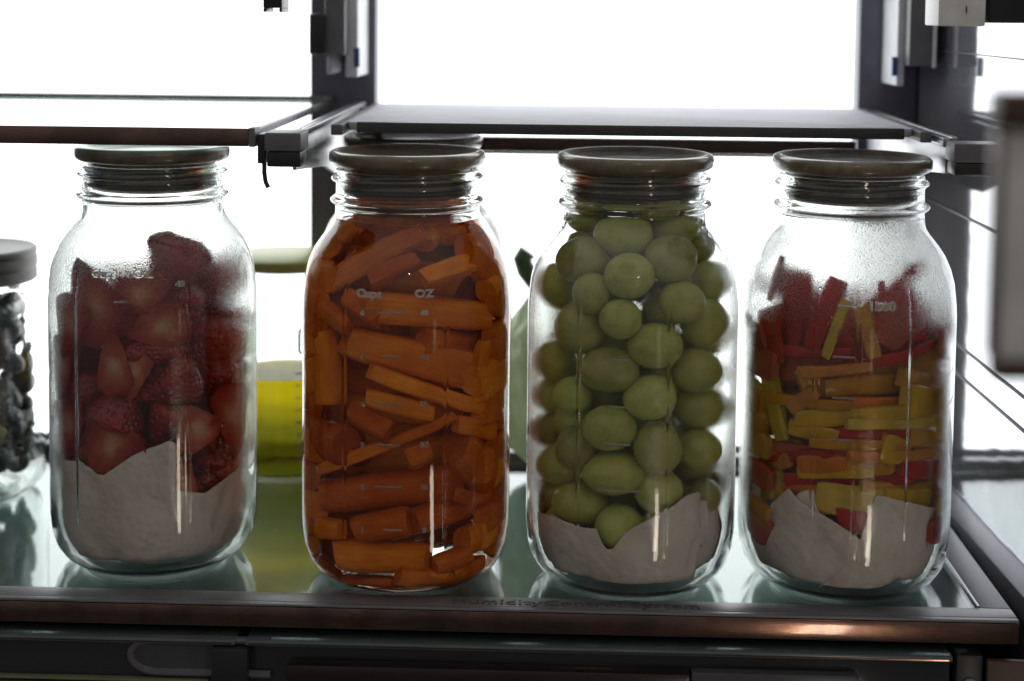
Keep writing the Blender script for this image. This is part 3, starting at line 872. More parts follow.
while tries < 9000 and nf < 84:
    tries += 1
    r = rnd.uniform(.0092, .0126); z = rnd.uniform(.024, .199); mx_ = rin(z) - r - .0006
    a = rnd.uniform(0, 2 * PI); q_ = mx_ * math.sqrt(rnd.random()) if rnd.random() < .5 else mx_
    if z < .072: q_ = min(q_, mx_ - .004)
    P = Vector((c3.x + q_ * math.cos(a), c3.y + q_ * math.sin(a), z))
    if all((P - Q).length > (r + s) * .86 for Q, s in pk):
        pk.append((P, r)); nf += 1
        o = link(bpy.data.objects.new('grape', GM[nf % 5])); o.location = P; o.scale = (r, r, r * 1.1)
        o.rotation_euler = (rnd.uniform(0, 3), rnd.uniform(0, 3), rnd.uniform(0, 3))
        tag(o, 'green grape packed deep in the grape jar behind the front ones', 'grape', 'green grapes deeper in the jar')

def confine(o, j, margin=.0007):
    """Press whatever would poke into the glass flat against the jar's inner wall."""
    c = JARS[j]['c']; mw = o.matrix_basis.copy(); inv = mw.inverted()
    for v in o.data.vertices:
        p = mw @ v.co; p.z = max(p.z, .0062 if j == 2 else .0088)
        q_ = Vector((p.x - c[0], p.y - c[1])); r = max(.003, rin(p.z) - margin)
        if q_.length > r: q_ *= r / q_.length
        v.co = inv @ Vector((c[0] + q_.x, c[1] + q_.y, p.z))
    return o


# ------------------------------------------------------------------ sticks: carrots and peppers
def loft(mb, sect, L, seed, taper=.06, bend=0., wob=.03, n=12, flesh=None):
    """Cross-section `sect` (x,y) swept along z from -L/2 to L/2 with taper, bend and small unevenness."""
    rnd = random.Random(seed); m = len(sect); ph = [rnd.uniform(0, 6) for _ in range(4)]; vs = []
    sl0, sl1 = rnd.uniform(-.25, .25), rnd.uniform(-.25, .25)
    for i in range(n + 1):
        u = i / n; k = 1 + taper * (1 - 2 * u)
        e = min(u, 1 - u) * n
        k *= .84 if e < .5 else .955 if e < 1.5 else 1
        by = bend * (1 - (2 * u - 1) ** 2); bx = .15 * bend * math.sin(ph[0] + 4 * u)
        for q_, (x, y) in enumerate(sect):
            w = 1 + wob * math.sin(ph[1] + 5 * u + q_ * 1.1) + wob * .5 * math.sin(ph[2] + 11 * u + q_ * 2.)
            zz = (u - .5) * L
            zz += (sl0 * (1 - u) ** 6 + sl1 * u ** 6) * x
            vs.append((x * k * w + bx, y * k * w + by, zz))
    fs = []; mi = []
    for i in range(n):
        for q_ in range(m):
            q2 = (q_ + 1) % m; fs.append((i * m + q_, i * m + q2, (i + 1) * m + q2, (i + 1) * m + q_)); mi.append(flesh[q_] if flesh else 0)
    fs.append(tuple(range(m))[::-1]); fs.append(tuple(range(n * m, n * m + m))); mi += [1 if flesh else 0] * 2
    mb.v = vs; mb.f = fs; mb.m = mi
    return mb


def rounded(w, t, r=.22, n=3, jitter=0, rnd=None):
    P = rrect(-w / 2, -t / 2, w / 2, t / 2, min(w, t) * r, n)
    return P


def halfround(w, t):
    P = [(w / 2 * math.cos(PI * k / 9), -t * .45 + t * math.sin(PI * k / 9)) for k in range(10)]
    return P


def wedge(w, t):
    return [(-w / 2, -t * .45), (-w * .42, -t * .5), (w * .45, -t * .38), (w / 2, -t * .25), (w * .1, t * .46), (0, t * .5), (-w * .14, t * .42)]


def place_stick(o, A, B, up):
    d = (B - A).normalized(); x = up.cross(d)
    if x.length < 1e-4: x = Vector((1, 0, 0))
    x.normalize(); y = d.cross(x)
    M3 = Matrix((x, y, d)).transposed()
    o.matrix_world = Matrix.Translation((A + B) / 2) @ M3.to_4x4()


CR = [  # x0,y0,x1,y1,width px, section, label
    (316, 294, 424, 234, 24, 's', 'long pale carrot stick rising to the right across the top of the carrot jar'),
    (338, 240, 358, 226, 24, 's', 'short carrot chunk at the upper left below the neck of the carrot jar'),
    (326, 246, 338, 228, 18, 'w', 'small carrot chunk at the far upper left of the carrot jar'),
    (370, 284, 420, 262, 22, 'w', 'wedge-shaped carrot end beneath the top rising stick'),
    (424, 281, 474, 268, 24, 'w', 'pale carrot wedge with cut end at the upper right of the carrot jar'),
    (468, 258, 499, 288, 28, 's', 'pale carrot piece against the right shoulder of the carrot jar'),
    (424, 250, 480, 220, 30, 'r', 'dark carrot piece rising behind the long top stick, under the neck'),
    (362, 306, 492, 317, 30, 's', 'thick level carrot stick in the upper half of the carrot jar'),
    (344, 300, 378, 320, 26, 'w', 'blunt carrot end at the left of the thick level stick'),
    (318, 306, 348, 328, 22, 'r', 'rounded carrot tip at the left glass below the long top stick'),
    (345, 340, 482, 372, 38, 's', 'broadest carrot stick, sloping down to the right in the middle of the jar'),
    (370, 371, 486, 409, 17, 's', 'thin carrot stick sloping down to the right under the broadest one'),
    (323, 333, 328, 404, 34, 'r', 'upright rounded carrot at the left glass, halfway up the carrot jar'),
    (366, 396, 434, 414, 18, 's', 'narrow carrot stick tucked below the thin sloping stick'),
    (348, 412, 388, 434, 28, 'w', 'carrot wedge with a cut face, left of center below the middle'),
    (318, 470, 454, 416, 13, 's', 'thinnest carrot stick, rising to the right in the lower half of the carrot jar'),
    (312, 432, 346, 446, 44, 'r', 'thick round carrot end at the left glass below the middle'),
    (408, 462, 432, 450, 24, 'w', 'small triangular carrot chunk under the thinnest stick'),
    (320, 495, 457, 482, 40, 'r', 'thick level carrot log in the lower third of the carrot jar'),
    (412, 522, 498, 492, 28, 'r', 'carrot stick rising to the right glass in the lower third'),
    (354, 529, 410, 520, 30, 'r', 'stubby carrot piece below the thick level log'),
    (336, 551, 428, 557, 32, 'r', 'lowest long carrot stick lying at the bottom of the carrot jar'),
    (434, 564, 470, 552, 22, 'r', 'short carrot piece at the bottom right of center'),
    (462, 540, 498, 528, 30, 'r', 'carrot piece against the lower right glass'),
    (456, 446, 492, 478, 46, 'r', 'big rounded carrot end at the right glass below the middle'),
    (318, 526, 342, 530, 22, 's', 'short carrot chunk at the lower left glass'),
    (452, 492, 470, 500, 16, 's', 'small carrot tip beside the end of the thick level log'),
    (452, 574, 482, 560, 20, 's', 'carrot chunk at the bottom right corner of the carrot jar'),
    (484, 340, 478, 376, 18, 's', 'short upright carrot piece at the right glass by the broadest stick'),
    (318, 560, 340, 574, 24, 's', 'carrot chunk at the bottom left corner of the carrot jar'),
    (455, 424, 494, 430, 20, 's', 'level carrot piece at the right glass under the thin sloping stick'),
    (308, 388, 318, 410, 22, 's', 'pale carrot sliver at the far left glass, halfway up'),
    (334, 573, 396, 582, 20, 's', 'low carrot piece along the bottom front rim, left'),
    (392, 583, 440, 581, 18, 's', 'low carrot piece along the bottom front rim, middle'),
    (416, 566, 458, 578, 30, 'r', 'carrot piece behind the short bottom chunks, right of center'),
    (458, 566, 486, 572, 26, 'r', 'carrot piece behind the bottom right corner chunks'),
    (404, 577, 444, 577, 22, 's', 'carrot chunk filling the gap at the very bottom, center'),
    (398, 573, 462, 573, 20, 'r', 'carrot piece filling the gap near the bottom, right of center'),
    (436, 580, 484, 570, 20, 's', 'low carrot piece along the bottom front rim, right'),
    (424, 340, 488, 346, 30, 'r', 'dark carrot behind the gap between the two thickest upper sticks'),
]
SEC = dict(s=lambda w, t: rounded(w, t, .28), w=wedge, r=lambda w, t: rrect(-w / 2, -t / 2, w / 2, t / 2, min(w, t) * .46, 5))
for i, (x0, y0, x1, y1, w, sec, lab) in enumerate(CR):
    W = w * PXM * .94; T = W * (.85 if sec != 'r' else .9)
    dep = T / 2 + .0008 + ((.006 if y0 > 560 else .010) if 'behind' in lab else 0)
    A = inside(2, x0, y0, dep, 1.33); B = inside(2, x1, y1, dep, 1.33)
    # a straight stick in a round jar: lay the chord behind its two ends
    mid = (A + B) / 2
    out = Vector((mid.x - JARS[2]['c'][0], mid.y - JARS[2]['c'][1], 0)).normalized()
    L = (B - A).length
    o = loft(MB(), SEC[sec](W, T), L, i, taper=.07 * (1 if i % 2 else -1), bend=.0012 * (i % 3 - 1), wob=.03 if sec != 'r' else .02).build('carrot_stick', M['carrot'], sharp=38)
    place_stick(o, A, B, out); confine(o, 2)
    tag(o, lab, 'carrot stick', 'carrot sticks in the jar')
rnd = random.Random(5); c2 = JARS[2]['c']
for i in range(46):
    z = .016 + .180 * (i + .5) / 46; L = rnd.uniform(.05, .082); W = rnd.uniform(.014, .021)
    rr_ = min(rin(z - .008), rin(z + .008)) - .004
    a = rnd.uniform(0, PI) if i % 3 else rnd.uniform(-.3, .3)
    off = rnd.uniform(-.2, .95) * (rr_ - W)                     # sits across the jar, mostly behind the middle
    if off < -.012: off = -.012
    nx, ny = -math.sin(a), math.cos(a)
    if ny < 0: nx, ny = -nx, -ny
    half = min(L / 2, math.sqrt(max(1e-6, rr_ ** 2 - (abs(off) + W / 2) ** 2)))
    if half < .012: half = .012; off *= .7
    back = max(0, abs(nx) * half + .010 - off * ny - .012) if abs(nx) > .4 else 0
    ct = Vector((c2[0] + nx * off, c2[1] + ny * off + back * .5, z)); half = max(.010, half - back * .5); dv = Vector((ny, -nx, rnd.uniform(-.25, .25)))
    o = loft(MB(), SEC[rnd.choice('srr')](W, W * .9), half * 2, 100 + i).build('carrot_stick', M['carrot'], sharp=38)
    place_stick(o, ct - dv * half, ct + dv * half, Vector((nx, ny, 0))); confine(o, 2)
    tag(o, 'carrot stick packed deep in the carrot jar behind the front sticks', 'carrot stick', 'carrot sticks deeper in the jar')

for i in range(34):                                # short pieces lying along the left and right glass
    sd = -1 if i % 2 else 1; z = .013 + .164 * (i // 2 + .5) / 17; W = rnd.uniform(.014, .019); r = min(rin(z - .007), rin(z + .007)) - W / 2 - .001
    dz = rnd.uniform(-.008, .008); a0 = rnd.uniform(-.25, .25); h2 = rnd.uniform(.018, .026)
    ct = Vector((c2[0] + sd * r * math.cos(a0), c2[1] + r * math.sin(a0), z)); dv = Vector((-math.sin(a0) * sd, math.cos(a0), dz / .02))
    o = loft(MB(), SEC['rsr'[i % 3]](W, W * .9), h2 * 2, 300 + i, n=16).build('carrot_stick', M['carrot'], sharp=38)
    place_stick(o, ct - dv * h2, ct + dv * h2, Vector((sd, 0, 0))); confine(o, 2)
    tag(o, 'short carrot piece lying along the side glass of the carrot jar', 'carrot stick', 'carrot pieces along the side glass')

# the water round the carrots
wside = INN[:1:-1]; wl = wside[-1][1]                # the same wall as the jar's inside, from the bottom up to the water line
wt = MB(); wt.lathe(wside, 150); wt.lathe([wside[-1], (.0345, wl - .0006), (.033, wl - .0009), (0, wl - .0009)], 150, mi=1)
wo = wt.build('water', [M['water_wall'], M['water']], sharp=50); wo.location = (c2[0], c2[1], 0)
tag(wo, 'clear water filling the carrot jar up to its neck', 'water')

PP = [  # x0,y0,x1,y1,width px, thickness px, colour, depth mm, label
    (838, 281, 812, 346, 19, 9, 'red', 3, 'upright red pepper strip with pale flesh edge, sticking up mid-jar'),
    (784, 258, 772, 300, 7, 4, 'red', 1, 'thin red pepper sliver standing at the upper left glass'),
    (752, 283, 778, 290, 15, 7, 'red', 6, 'blurred red pepper end at the far upper left behind fogged glass'),
    (796, 270, 790, 346, 40, 10, 'red', 8, 'wide red pepper piece left of the upright strip'),
    (772, 308, 776, 362, 26, 8, 'red', 2, 'red pepper piece at the left glass above the pale yellow strip'),
    (870, 310, 905, 338, 40, 10, 'red', 5, 'broad red pepper piece under the number 1500'),
    (908, 328, 940, 324, 24, 10, 'red', 7, 'blurred red pepper end at the upper right glass'),
    (872, 304, 916, 266, 15, 8, 'red', 8, 'red pepper strip rising to the right behind heavy condensation'),
    (880, 282, 876, 330, 6, 5, 'red', 4, 'thin red pepper strip standing just right of the number line'),
    (860, 306, 874, 356, 15, 8, 'ochre', 2, 'upright ochre pepper strip below the top mark'),
    (846, 300, 826, 356, 10, 6, 'pale', 3, 'pale pepper edge leaning along the upright red strip'),
    (766, 348, 784, 438, 20, 9, 'pale', 2, 'pale yellow pepper strip standing at the left glass'),
    (803, 384, 938, 352, 26, 9, 'ochre', 3, 'long ochre pepper strip rising to the right, topmost of the level strips'),
    (792, 408, 817, 391, 15, 8, 'orange', 2, 'short bright orange pepper piece left of center'),
    (826, 388, 940, 374, 20, 9, 'ochre', 5, 'second long ochre strip just under the topmost level strip'),
    (798, 417, 905, 411, 16, 9, 'yellow', 2, 'bright yellow pepper strip lying level in the middle'),
    (792, 426, 838, 436, 16, 8, 'yellow', 3, 'short yellow strip under the left end of the bright level strip'),
    (764, 444, 880, 454, 16, 8, 'red', 2, 'long red pepper strip lying level below the yellow strips'),
    (836, 434, 905, 432, 16, 8, 'red', 4, 'dark red strip under the right half of the bright yellow strip'),
    (880, 446, 903, 452, 26, 9, 'yellow', 2, 'small yellow pepper square right of center'),
    (903, 400, 944, 408, 34, 10, 'yellow', 4, 'yellow pepper piece at the right glass'),
    (905, 436, 945, 440, 18, 9, 'ochre', 3, 'ochre pepper end at the right glass below the yellow piece'),
    (788, 478, 908, 477, 14, 8, 'red', 2, 'lowest long red strip, level above the paper towel'),
    (800, 464, 846, 462, 18, 8, 'orange', 4, 'orange piece between the two long red strips, left half'),
    (842, 463, 892, 466, 18, 8, 'ochre', 5, 'ochre piece between the two long red strips, right half'),
    (816, 496, 880, 498, 28, 9, 'yellow', 3, 'yellow pepper piece in the gap between the paper corners'),
    (838, 518, 868, 520, 26, 9, 'red', 5, 'dark red pepper tip at the bottom of the gap in the paper'),
    (884, 496, 946, 500, 22, 9, 'yellow', 4, 'yellow strip resting on the right paper corner'),
    (752, 490, 782, 480, 34, 9, 'yellow', 4, 'yellow piece at the left glass beside the paper corner'),
    (756, 462, 790, 460, 18, 8, 'orange', 4, 'orange pepper end at the left glass under the long red strip'),
    (900, 464, 946, 470, 22, 9, 'red', 4, 'red pepper end at the right glass above the paper'),
    (800, 398, 800, 420, 14, 8, 'orange', 6, 'orange pepper end behind the bright orange piece'),
    (750, 400, 766, 438, 22, 9, 'yellow', 6, 'yellow pepper edge at the far left glass behind the pale strip'),
    (900, 376, 946, 386, 20, 9, 'ochre', 8, 'ochre pepper behind the long strips at the right glass'),
    (774, 322, 834, 330, 40, 10, 'red', 9, 'wide red pepper piece lying behind the upright red strip, left side'),
    (822, 342, 902, 338, 36, 10, 'red', 10, 'wide red pepper piece lying behind the upright ochre strip'),
    (896, 296, 934, 344, 30, 10, 'red', 6, 'red pepper piece leaning at the upper right, partly fogged'),
    (780, 364, 842, 360, 30, 9, 'red', 8, 'red pepper piece just above the left ends of the ochre strips'),
    (752, 508, 764, 520, 14, 8, 'red', 1, 'dark red pepper tip at the lower left glass beside the paper'),
]
c4 = JARS[4]['c']
THIN = [(772, 398, 850, 404, 'ochre', 'thin ochre strip running level, left half, just above the bright yellow strip'),
        (846, 402, 938, 392, 'orange', 'thin orange strip rising to the right above the bright yellow strip'),
        (800, 372, 870, 366, 'orange', 'thin orange strip above the left half of the topmost ochre strip'),
        (870, 360, 936, 342, 'red', 'thin red strip above the right half of the topmost ochre strip'),
        (812, 442, 905, 444, 'ochre', 'thin ochre strip between the yellow and long red strips'),
        (768, 456, 830, 452, 'red', 'thin red strip sloping up along the left end of the long red strip'),
        (850, 456, 930, 450, 'orange', 'thin orange strip between the two long red strips, right half'),
        (800, 471, 872, 472, 'yellow', 'thin yellow strip just above the lowest long red strip'),
        (862, 486, 940, 482, 'ochre', 'thin ochre strip over the right paper corner'),
        (770, 484, 822, 490, 'orange', 'thin orange strip over the left paper corner'),
        (848, 424, 930, 420, 'yellow', 'thin yellow strip below the right half of the bright yellow strip'),
        (786, 350, 850, 352, 'red', 'thin red strip lying level across the foot of the upright red strip')]
PP += [(a, b_, c_, d_, 11, 7, col, 1.2 + 3 * (i % 2), lab) for i, (a, b_, c_, d_, col, lab) in enumerate(THIN)]


def pepper_strip(A, B, W, T, colr, up, seed, bend):
    n = 3
    sect = rounded(W, T, .35, n); fl = [1 if (sect[k][1] + sect[(k + 1) % len(sect)][1]) / 2 < -T * .2 else 0 for k in range(len(sect))]
    if seed % 4 == 1: fl = [1 - f for f in fl]
    o = loft(MB(), sect, (B - A).length, seed, taper=.1, bend=bend, wob=.07, flesh=fl).build('pepper_strip', PEP[colr], sharp=50)
    place_stick(o, A, B, up); return confine(o, 4)


for i, (x0, y0, x1, y1, w, t_, colr, dp, lab) in enumerate(PP):
    W = w * PXM; T = t_ * PXM; dep = T / 2 + .0006 + (max(dp, 4.6) if max(y0, y1) > 472 else dp) * .001
    A = inside(4, x0, y0, dep); B = inside(4, x1, y1, dep); mid = (A + B) / 2
    up = Vector((mid.x - c4[0], mid.y - c4[1], 0)).normalized()
    P = inside(4, (x0 + x1) / 2, (y0 + y1) / 2, dep)
    bend = max(0, min(.006, (P - mid).dot(up) * .7))
    tag(pepper_strip(A - (B - A) * .02, B + (B - A) * .02, W, T, colr, up, i, bend), lab, 'pepper strip', 'pepper strips in the jar')
rnd = random.Random(11)
for i in range(124):
    z = .016 + .132 * ((i % 90) + .5) / 90 if i < 90 else .094 + .050 * (i - 89.5) / 34
    if z > .113 or i > 100: colr = 'red'
    elif z > .115: colr = rnd.choice(['red', 'red', 'red', 'ochre'])
    elif z > .085: colr = rnd.choice(['ochre', 'orange', 'yellow', 'ochre'])
    elif z > .055: colr = rnd.choice(['red', 'yellow', 'ochre', 'red'])
    else: colr = rnd.choice(['yellow', 'red', 'yellow', 'orange'])
    rr_ = rin(z) - .006; W = rnd.uniform(.012, .020) * (1.4 if i >= 90 else 1); a = rnd.uniform(-.9, .9) + (0 if i % 3 else PI / 2)
    off = rnd.uniform(-.45, .95) * (rr_ - W)
    half = min(rnd.uniform(.022, .04), math.sqrt(max(1e-6, rr_ ** 2 - (abs(off) + W / 2) ** 2)))
    half = max(half, .01)
    nx, ny = -math.sin(a), math.cos(a)
    if ny < 0: nx, ny = -nx, -ny
    ct = Vector((c4[0] + nx * off, c4[1] + ny * off, z)); dv = Vector((ny, -nx, rnd.uniform(-.3, .3)))
    o = pepper_strip(ct - dv * half, ct + dv * half, W, .006, colr, Vector((nx * .6, ny * .6, .6)).normalized(), 200 + i, .003)
    tag(o, f'{colr} pepper strip packed deep in the pepper jar behind the front strips', 'pepper strip', 'pepper strips deeper in the jar')

for i in range(30):                                # strips lying along the left and right glass
    sd = -1 if i % 2 else 1; z = .030 + .108 * (i // 2 + .5) / 15; W = rnd.uniform(.011, .016); r = rin(z) - .0045
    a0 = rnd.uniform(-.35, .35); h2 = rnd.uniform(.014, .022); dz = rnd.uniform(-.5, .5)
    colr = 'red' if z > .108 else rnd.choice(['ochre', 'yellow', 'orange', 'ochre']) if z > .085 else rnd.choice(['red', 'yellow', 'red', 'ochre'])
    ct = Vector((c4[0] + sd * r * math.cos(a0), c4[1] + r * math.sin(a0), z)); dv = Vector((-math.sin(a0) * sd, math.cos(a0), dz)).normalized()
    o = pepper_strip(ct - dv * h2, ct + dv * h2, W, .006, colr, Vector((sd * math.cos(a0), math.sin(a0), 0)), 400 + i, .003)
    tag(o, f'{colr} pepper strip lying along the side glass of the pepper jar', 'pepper strip', f'{colr} strips along the side glass')

# ------------------------------------------------------------------ strawberries
def berry(W, L, T, span, seed, cut='y'):
    """Part of a strawberry of width W and length L: `span` degrees of skin round z, cut faces flat."""
    rnd = random.Random(seed); prof = []
    for k in range(15):
        u = k / 14; r = (min(1, u / .80) ** .68) * (1 if u < .8 else math.cos((u - .8) / .2 * 1.05)) if 0 < u < 1 else (0 if u == 0 else .5)
        prof.append((r * W / 2, (u - .5) * L))
    prof.append((.0, L * .47))
    n = 26; a0 = -span / 2; vs = []; fs = []; mi = []
    e = [rnd.uniform(-.09, .09) for _ in range(4)]
    def pt(r, z, a):
        w = 1 + e[0] * math.sin(2 * a + 1) + e[1] * math.sin(3 * a) + e[2] * math.sin(z / L * 7)
        return (r * w * math.sin(a), r * w * math.cos(a) * T / (W / 2) if span < 200 else r * w * math.cos(a), z)
    full = span > 350
    for r, z in prof:
        for k in range(n + 1): vs.append(pt(r, z, R_(a0 + span * k / n)))
    for i in range(len(prof) - 1):
        for k in range(n):
            a_ = i * (n + 1) + k; fs.append((a_, a_ + 1, a_ + n + 2, a_ + n + 1)); mi.append(0)
    if not full:
        cs = len(vs)
        for i, (r, z) in enumerate(prof): vs.append((0, .0006 * math.sin(i * 1.7 + seed), z))
        for i in range(len(prof) - 1):
            a_ = i * (n + 1); fs.append((a_, a_ + n + 1, cs + i + 1, cs + i)); mi.append(1)
            b_ = a_ + n; fs.append((b_ + n + 1, b_, cs + i, cs + i + 1)); mi.append(1)
    mb = MB(); mb.v = vs; mb.f = fs; mb.m = mi
    me = mb.mesh('strawberry_piece', [M['berry'], M['berry_cut']], sharp=0)
    bm = bmesh.new(); bm.from_mesh(me); bmesh.ops.remove_doubles(bm, verts=bm.verts, dist=1e-5)
    bmesh.ops.recalc_face_normals(bm, faces=bm.faces); bm.to_mesh(me); bm.free()
    me.set_sharp_from_angle(angle=R_(40))
    return link(bpy.data.objects.new('strawberry_piece', me))


SB = [  # px, py, w, h, tilt, face ('c' cut to viewer, 's' skin, 'q' quarter with both), depth mm, label
    (94, 300, 62, 76, -25, 'c', 5, 'large strawberry half with pointed tip at the upper left of the strawberry jar'),
    (71, 327, 36, 56, 15, 'c', 1, 'strawberry half at the left glass, second from the top'),
    (63, 369, 34, 58, 5, 'c', 0, 'strawberry slice upright against the left glass, halfway up'),
    (114, 360, 30, 58, -4, 'c', 2, 'slim pinkish strawberry slice standing upright, left of center'),
    (174, 272, 54, 62, 20, 's', 5, 'topmost strawberry with pointed end, fogged at the top'),
    (217, 292, 60, 66, -8, 's', 5, 'dark strawberry at the upper right under fogged glass'),
    (146, 290, 50, 46, 60, 'c', 8, 'strawberry half left of the topmost one, beneath the writing'),
    (210, 352, 62, 64, 12, 's', 3, 'big dark red strawberry at the right, halfway up the strawberry jar'),
    (156, 328, 52, 40, 80, 'c', 6, 'strawberry piece in the middle, just below the short mark'),
    (158, 352, 56, 26, 85, 's', 4, 'flat strawberry strip lying level in the middle'),
    (166, 384, 58, 46, 70, 's', 2, 'seedy strawberry lying on its side in the middle of the jar'),
    (134, 376, 28, 40, 6, 'c', 3, 'small pale strawberry slice left of the seedy one'),
    (122, 404, 48, 42, 20, 's', 2, 'seedy strawberry above the large cut face, lower left'),
    (69, 430, 38, 54, 12, 'c', 1, 'strawberry half at the left glass just above the paper'),
    (109, 450, 54, 52, 30, 'c', 0, 'strawberry with large orange-pink cut face resting on the paper'),
    (195, 424, 48, 42, -30, 'c', 2, 'strawberry half with pale center, lower right of center'),
    (232, 420, 40, 64, -6, 'c', 2, 'strawberry half upright at the right glass, lower half'),
    (214, 476, 58, 34, 72, 's', 2, 'lowest strawberry, lying seedy side out on the right paper'),
    (182, 480, 26, 36, 5, 'c', 4, 'strawberry slice peeping over the gap in the paper'),
    (164, 424, 44, 44, 30, 's', 7, 'dark strawberry behind the center, lower half'),
    (239, 336, 30, 56, 0, 's', 2, 'narrow strawberry edge at the right glass above the middle'),
    (88, 392, 36, 48, 20, 's', 7, 'dark strawberry behind the gap left of the slim slice'),
    (184, 312, 44, 44, 0, 's', 9, 'dark strawberry behind the middle, above center'),
    (240, 380, 26, 44, 6, 's', 2, 'strawberry edge at the right glass, halfway up'),
    (238, 456, 26, 34, 10, 's', 3, 'strawberry tip at the right glass above the paper'),
    (94, 352, 46, 50, -15, 's', 9, 'dark strawberry in the gap behind the left glass pieces'),
    (82, 366, 40, 46, 5, 's', 7, 'dark strawberry between the upright left slice and the slim slice'),
    (214, 446, 44, 44, 12, 's', 6, 'dark strawberry above the lowest one, right of center'),
    (118, 326, 40, 42, 25, 's', 8, 'dark strawberry behind the slim upright slice'),
]
c1 = JARS[1]['c']
for i, (x, y, w, h_, tl, face, dp, lab) in enumerate(SB):
    W = w * PXM * 1.22; L = h_ * PXM * 1.18
    if abs(tl) > 55: W, L = h_ * PXM * 1.25, w * PXM * 1.18
    T = W * .42
    o = berry(W, L, T, 180 if face == 'c' else 200 if face == 's' else 100, i)
    P = inside(1, x, y, (.0015 if face == 'c' else T + .0005) + (max(dp, 4.5) if y + h_ / 2 > 455 else dp) * .001)
    out = Vector((P.x - c1[0], P.y - c1[1], 0)).normalized(); view = Vector((0, -1, 0)); out = (out * .75 + view * .45).normalized()
    zax = (Matrix.Rotation(R_(-tl), 3, out) @ Vector((0, 0, 1 if i % 3 else -1)))
    yax = out * (-1 if face == 'c' else 1)
    zax = (zax - yax * zax.dot(yax)).normalized(); xax = yax.cross(zax)
    o.matrix_world = Matrix.Translation(P) @ Matrix((xax, yax, zax)).transposed().to_4x4(); confine(o, 1, .0009 if y < 440 else .0034)
    tag(o, lab, 'strawberry piece', 'strawberry pieces in the jar')
rnd = random.Random(17)
for i in range(64):
    k = i % 40; z = .024 + .122 * (k + .5) / 40; rr_ = rin(z) - .0165
    if i < 40: a = rnd.uniform(-.55, PI + .55); q_ = rr_ * (.98 if i % 3 else .4)
    else: a = rnd.uniform(PI, 2 * PI); q_ = rr_ * rnd.uniform(.25, .55)
    o = berry(rnd.uniform(.030, .038), rnd.uniform(.036, .046), .015, rnd.choice([180, 200]), 60 + i)
    o.matrix_world = Matrix.Translation((c1[0] + q_ * math.cos(a), c1[1] + q_ * math.sin(a), z)) @ Matrix.Rotation(rnd.uniform(0, 6), 4, 'Z') @ Matrix.Rotation(rnd.uniform(-1.2, 1.2), 4, 'X'); confine(o, 1, .0012 if z > .075 else .005)
    tag(o, 'strawberry piece packed deep in the strawberry jar behind the front pieces', 'strawberry piece', 'strawberry pieces deeper in the jar')

# ------------------------------------------------------------------ things standing further back
# left: jar of blueberries with a metal screw lid
BJ = thing('screw_top_jar', (-.3715, .180, 0), 'blurred glass jar of dark berries with silver screw lid at the left edge', 'jar')
s = .046 / .055
gb_ = MB(); k = .137 / .1975
gprof = [(r * s, z * k) for r, z in OUT] + [(.034, .150), (.0345, .158), (.0315, .158), (.031, .150)] + [(r * s - .0002, z * k) for r, z in INN if z < .193 * ZS]
gb_.lathe(gprof, 72); gb_.build('glass_body', M['glass'], BJ, sharp=0)
lb = MB(); lb.lathe([(0, .1615), (.038, .1615), (.0392, .1620), (.0412, .1622), (.0424, .161), (.0424, .158), (.0418, .157), (.0426, .1555), (.0426, .150), (.0418, .1485), (.0424, .147), (.0424, .1415), (.0412, .1405), (.040, .141), (.040, .159), (0, .159)], 72)
lb.build('lid', M['lid_silver'], BJ, sharp=40)
BM_ = grape_mesh(9); BM_.materials.clear(); BM_.materials.append(grape_mat('blueberry_skin', (.012, .013, .022), (.03, .034, .055), (.09, .10, .14)))
rnd = random.Random(4); bp = []
tr = 0
while tr < 5000 and len(bp) < 34:
    tr += 1; r = rnd.uniform(.0062, .0085); z = rnd.uniform(.013, .125); mx_ = (.0405 if z < .1 else .036) - r
    a = rnd.uniform(-1.9, 1.2); q_ = mx_ * (1 if rnd.random() < .7 else rnd.uniform(.5, .9))
    P = Vector((-.3715 + q_ * math.cos(a),   .180 + q_ * math.sin(a), z))
    if all((P - Q).length > (r + s_) * .9 for Q, s_ in bp):
        bp.append((P, r)); o = link(bpy.data.objects.new('blueberry', BM_)); o.location = P; o.scale = (r, r, r * .9); o.rotation_euler = (rnd.random() * 6, rnd.random() * 6, 0)
        tag(o, 'dark blueberry in the blurred jar at the left edge', 'blueberry', 'blueberries in the left jar')
cbm = MB(); cbm.lathe([(0, .03), (.030, .031), (.033, .05), (.033, .11), (.028, .125), (0, .126)], 32)
rnd = random.Random(31)
LM = [plain('dark_leaf', (.022, .026, .022), .4, var=.4), plain('olive_leaf', (.20, .22, .03), .5, var=.3)]
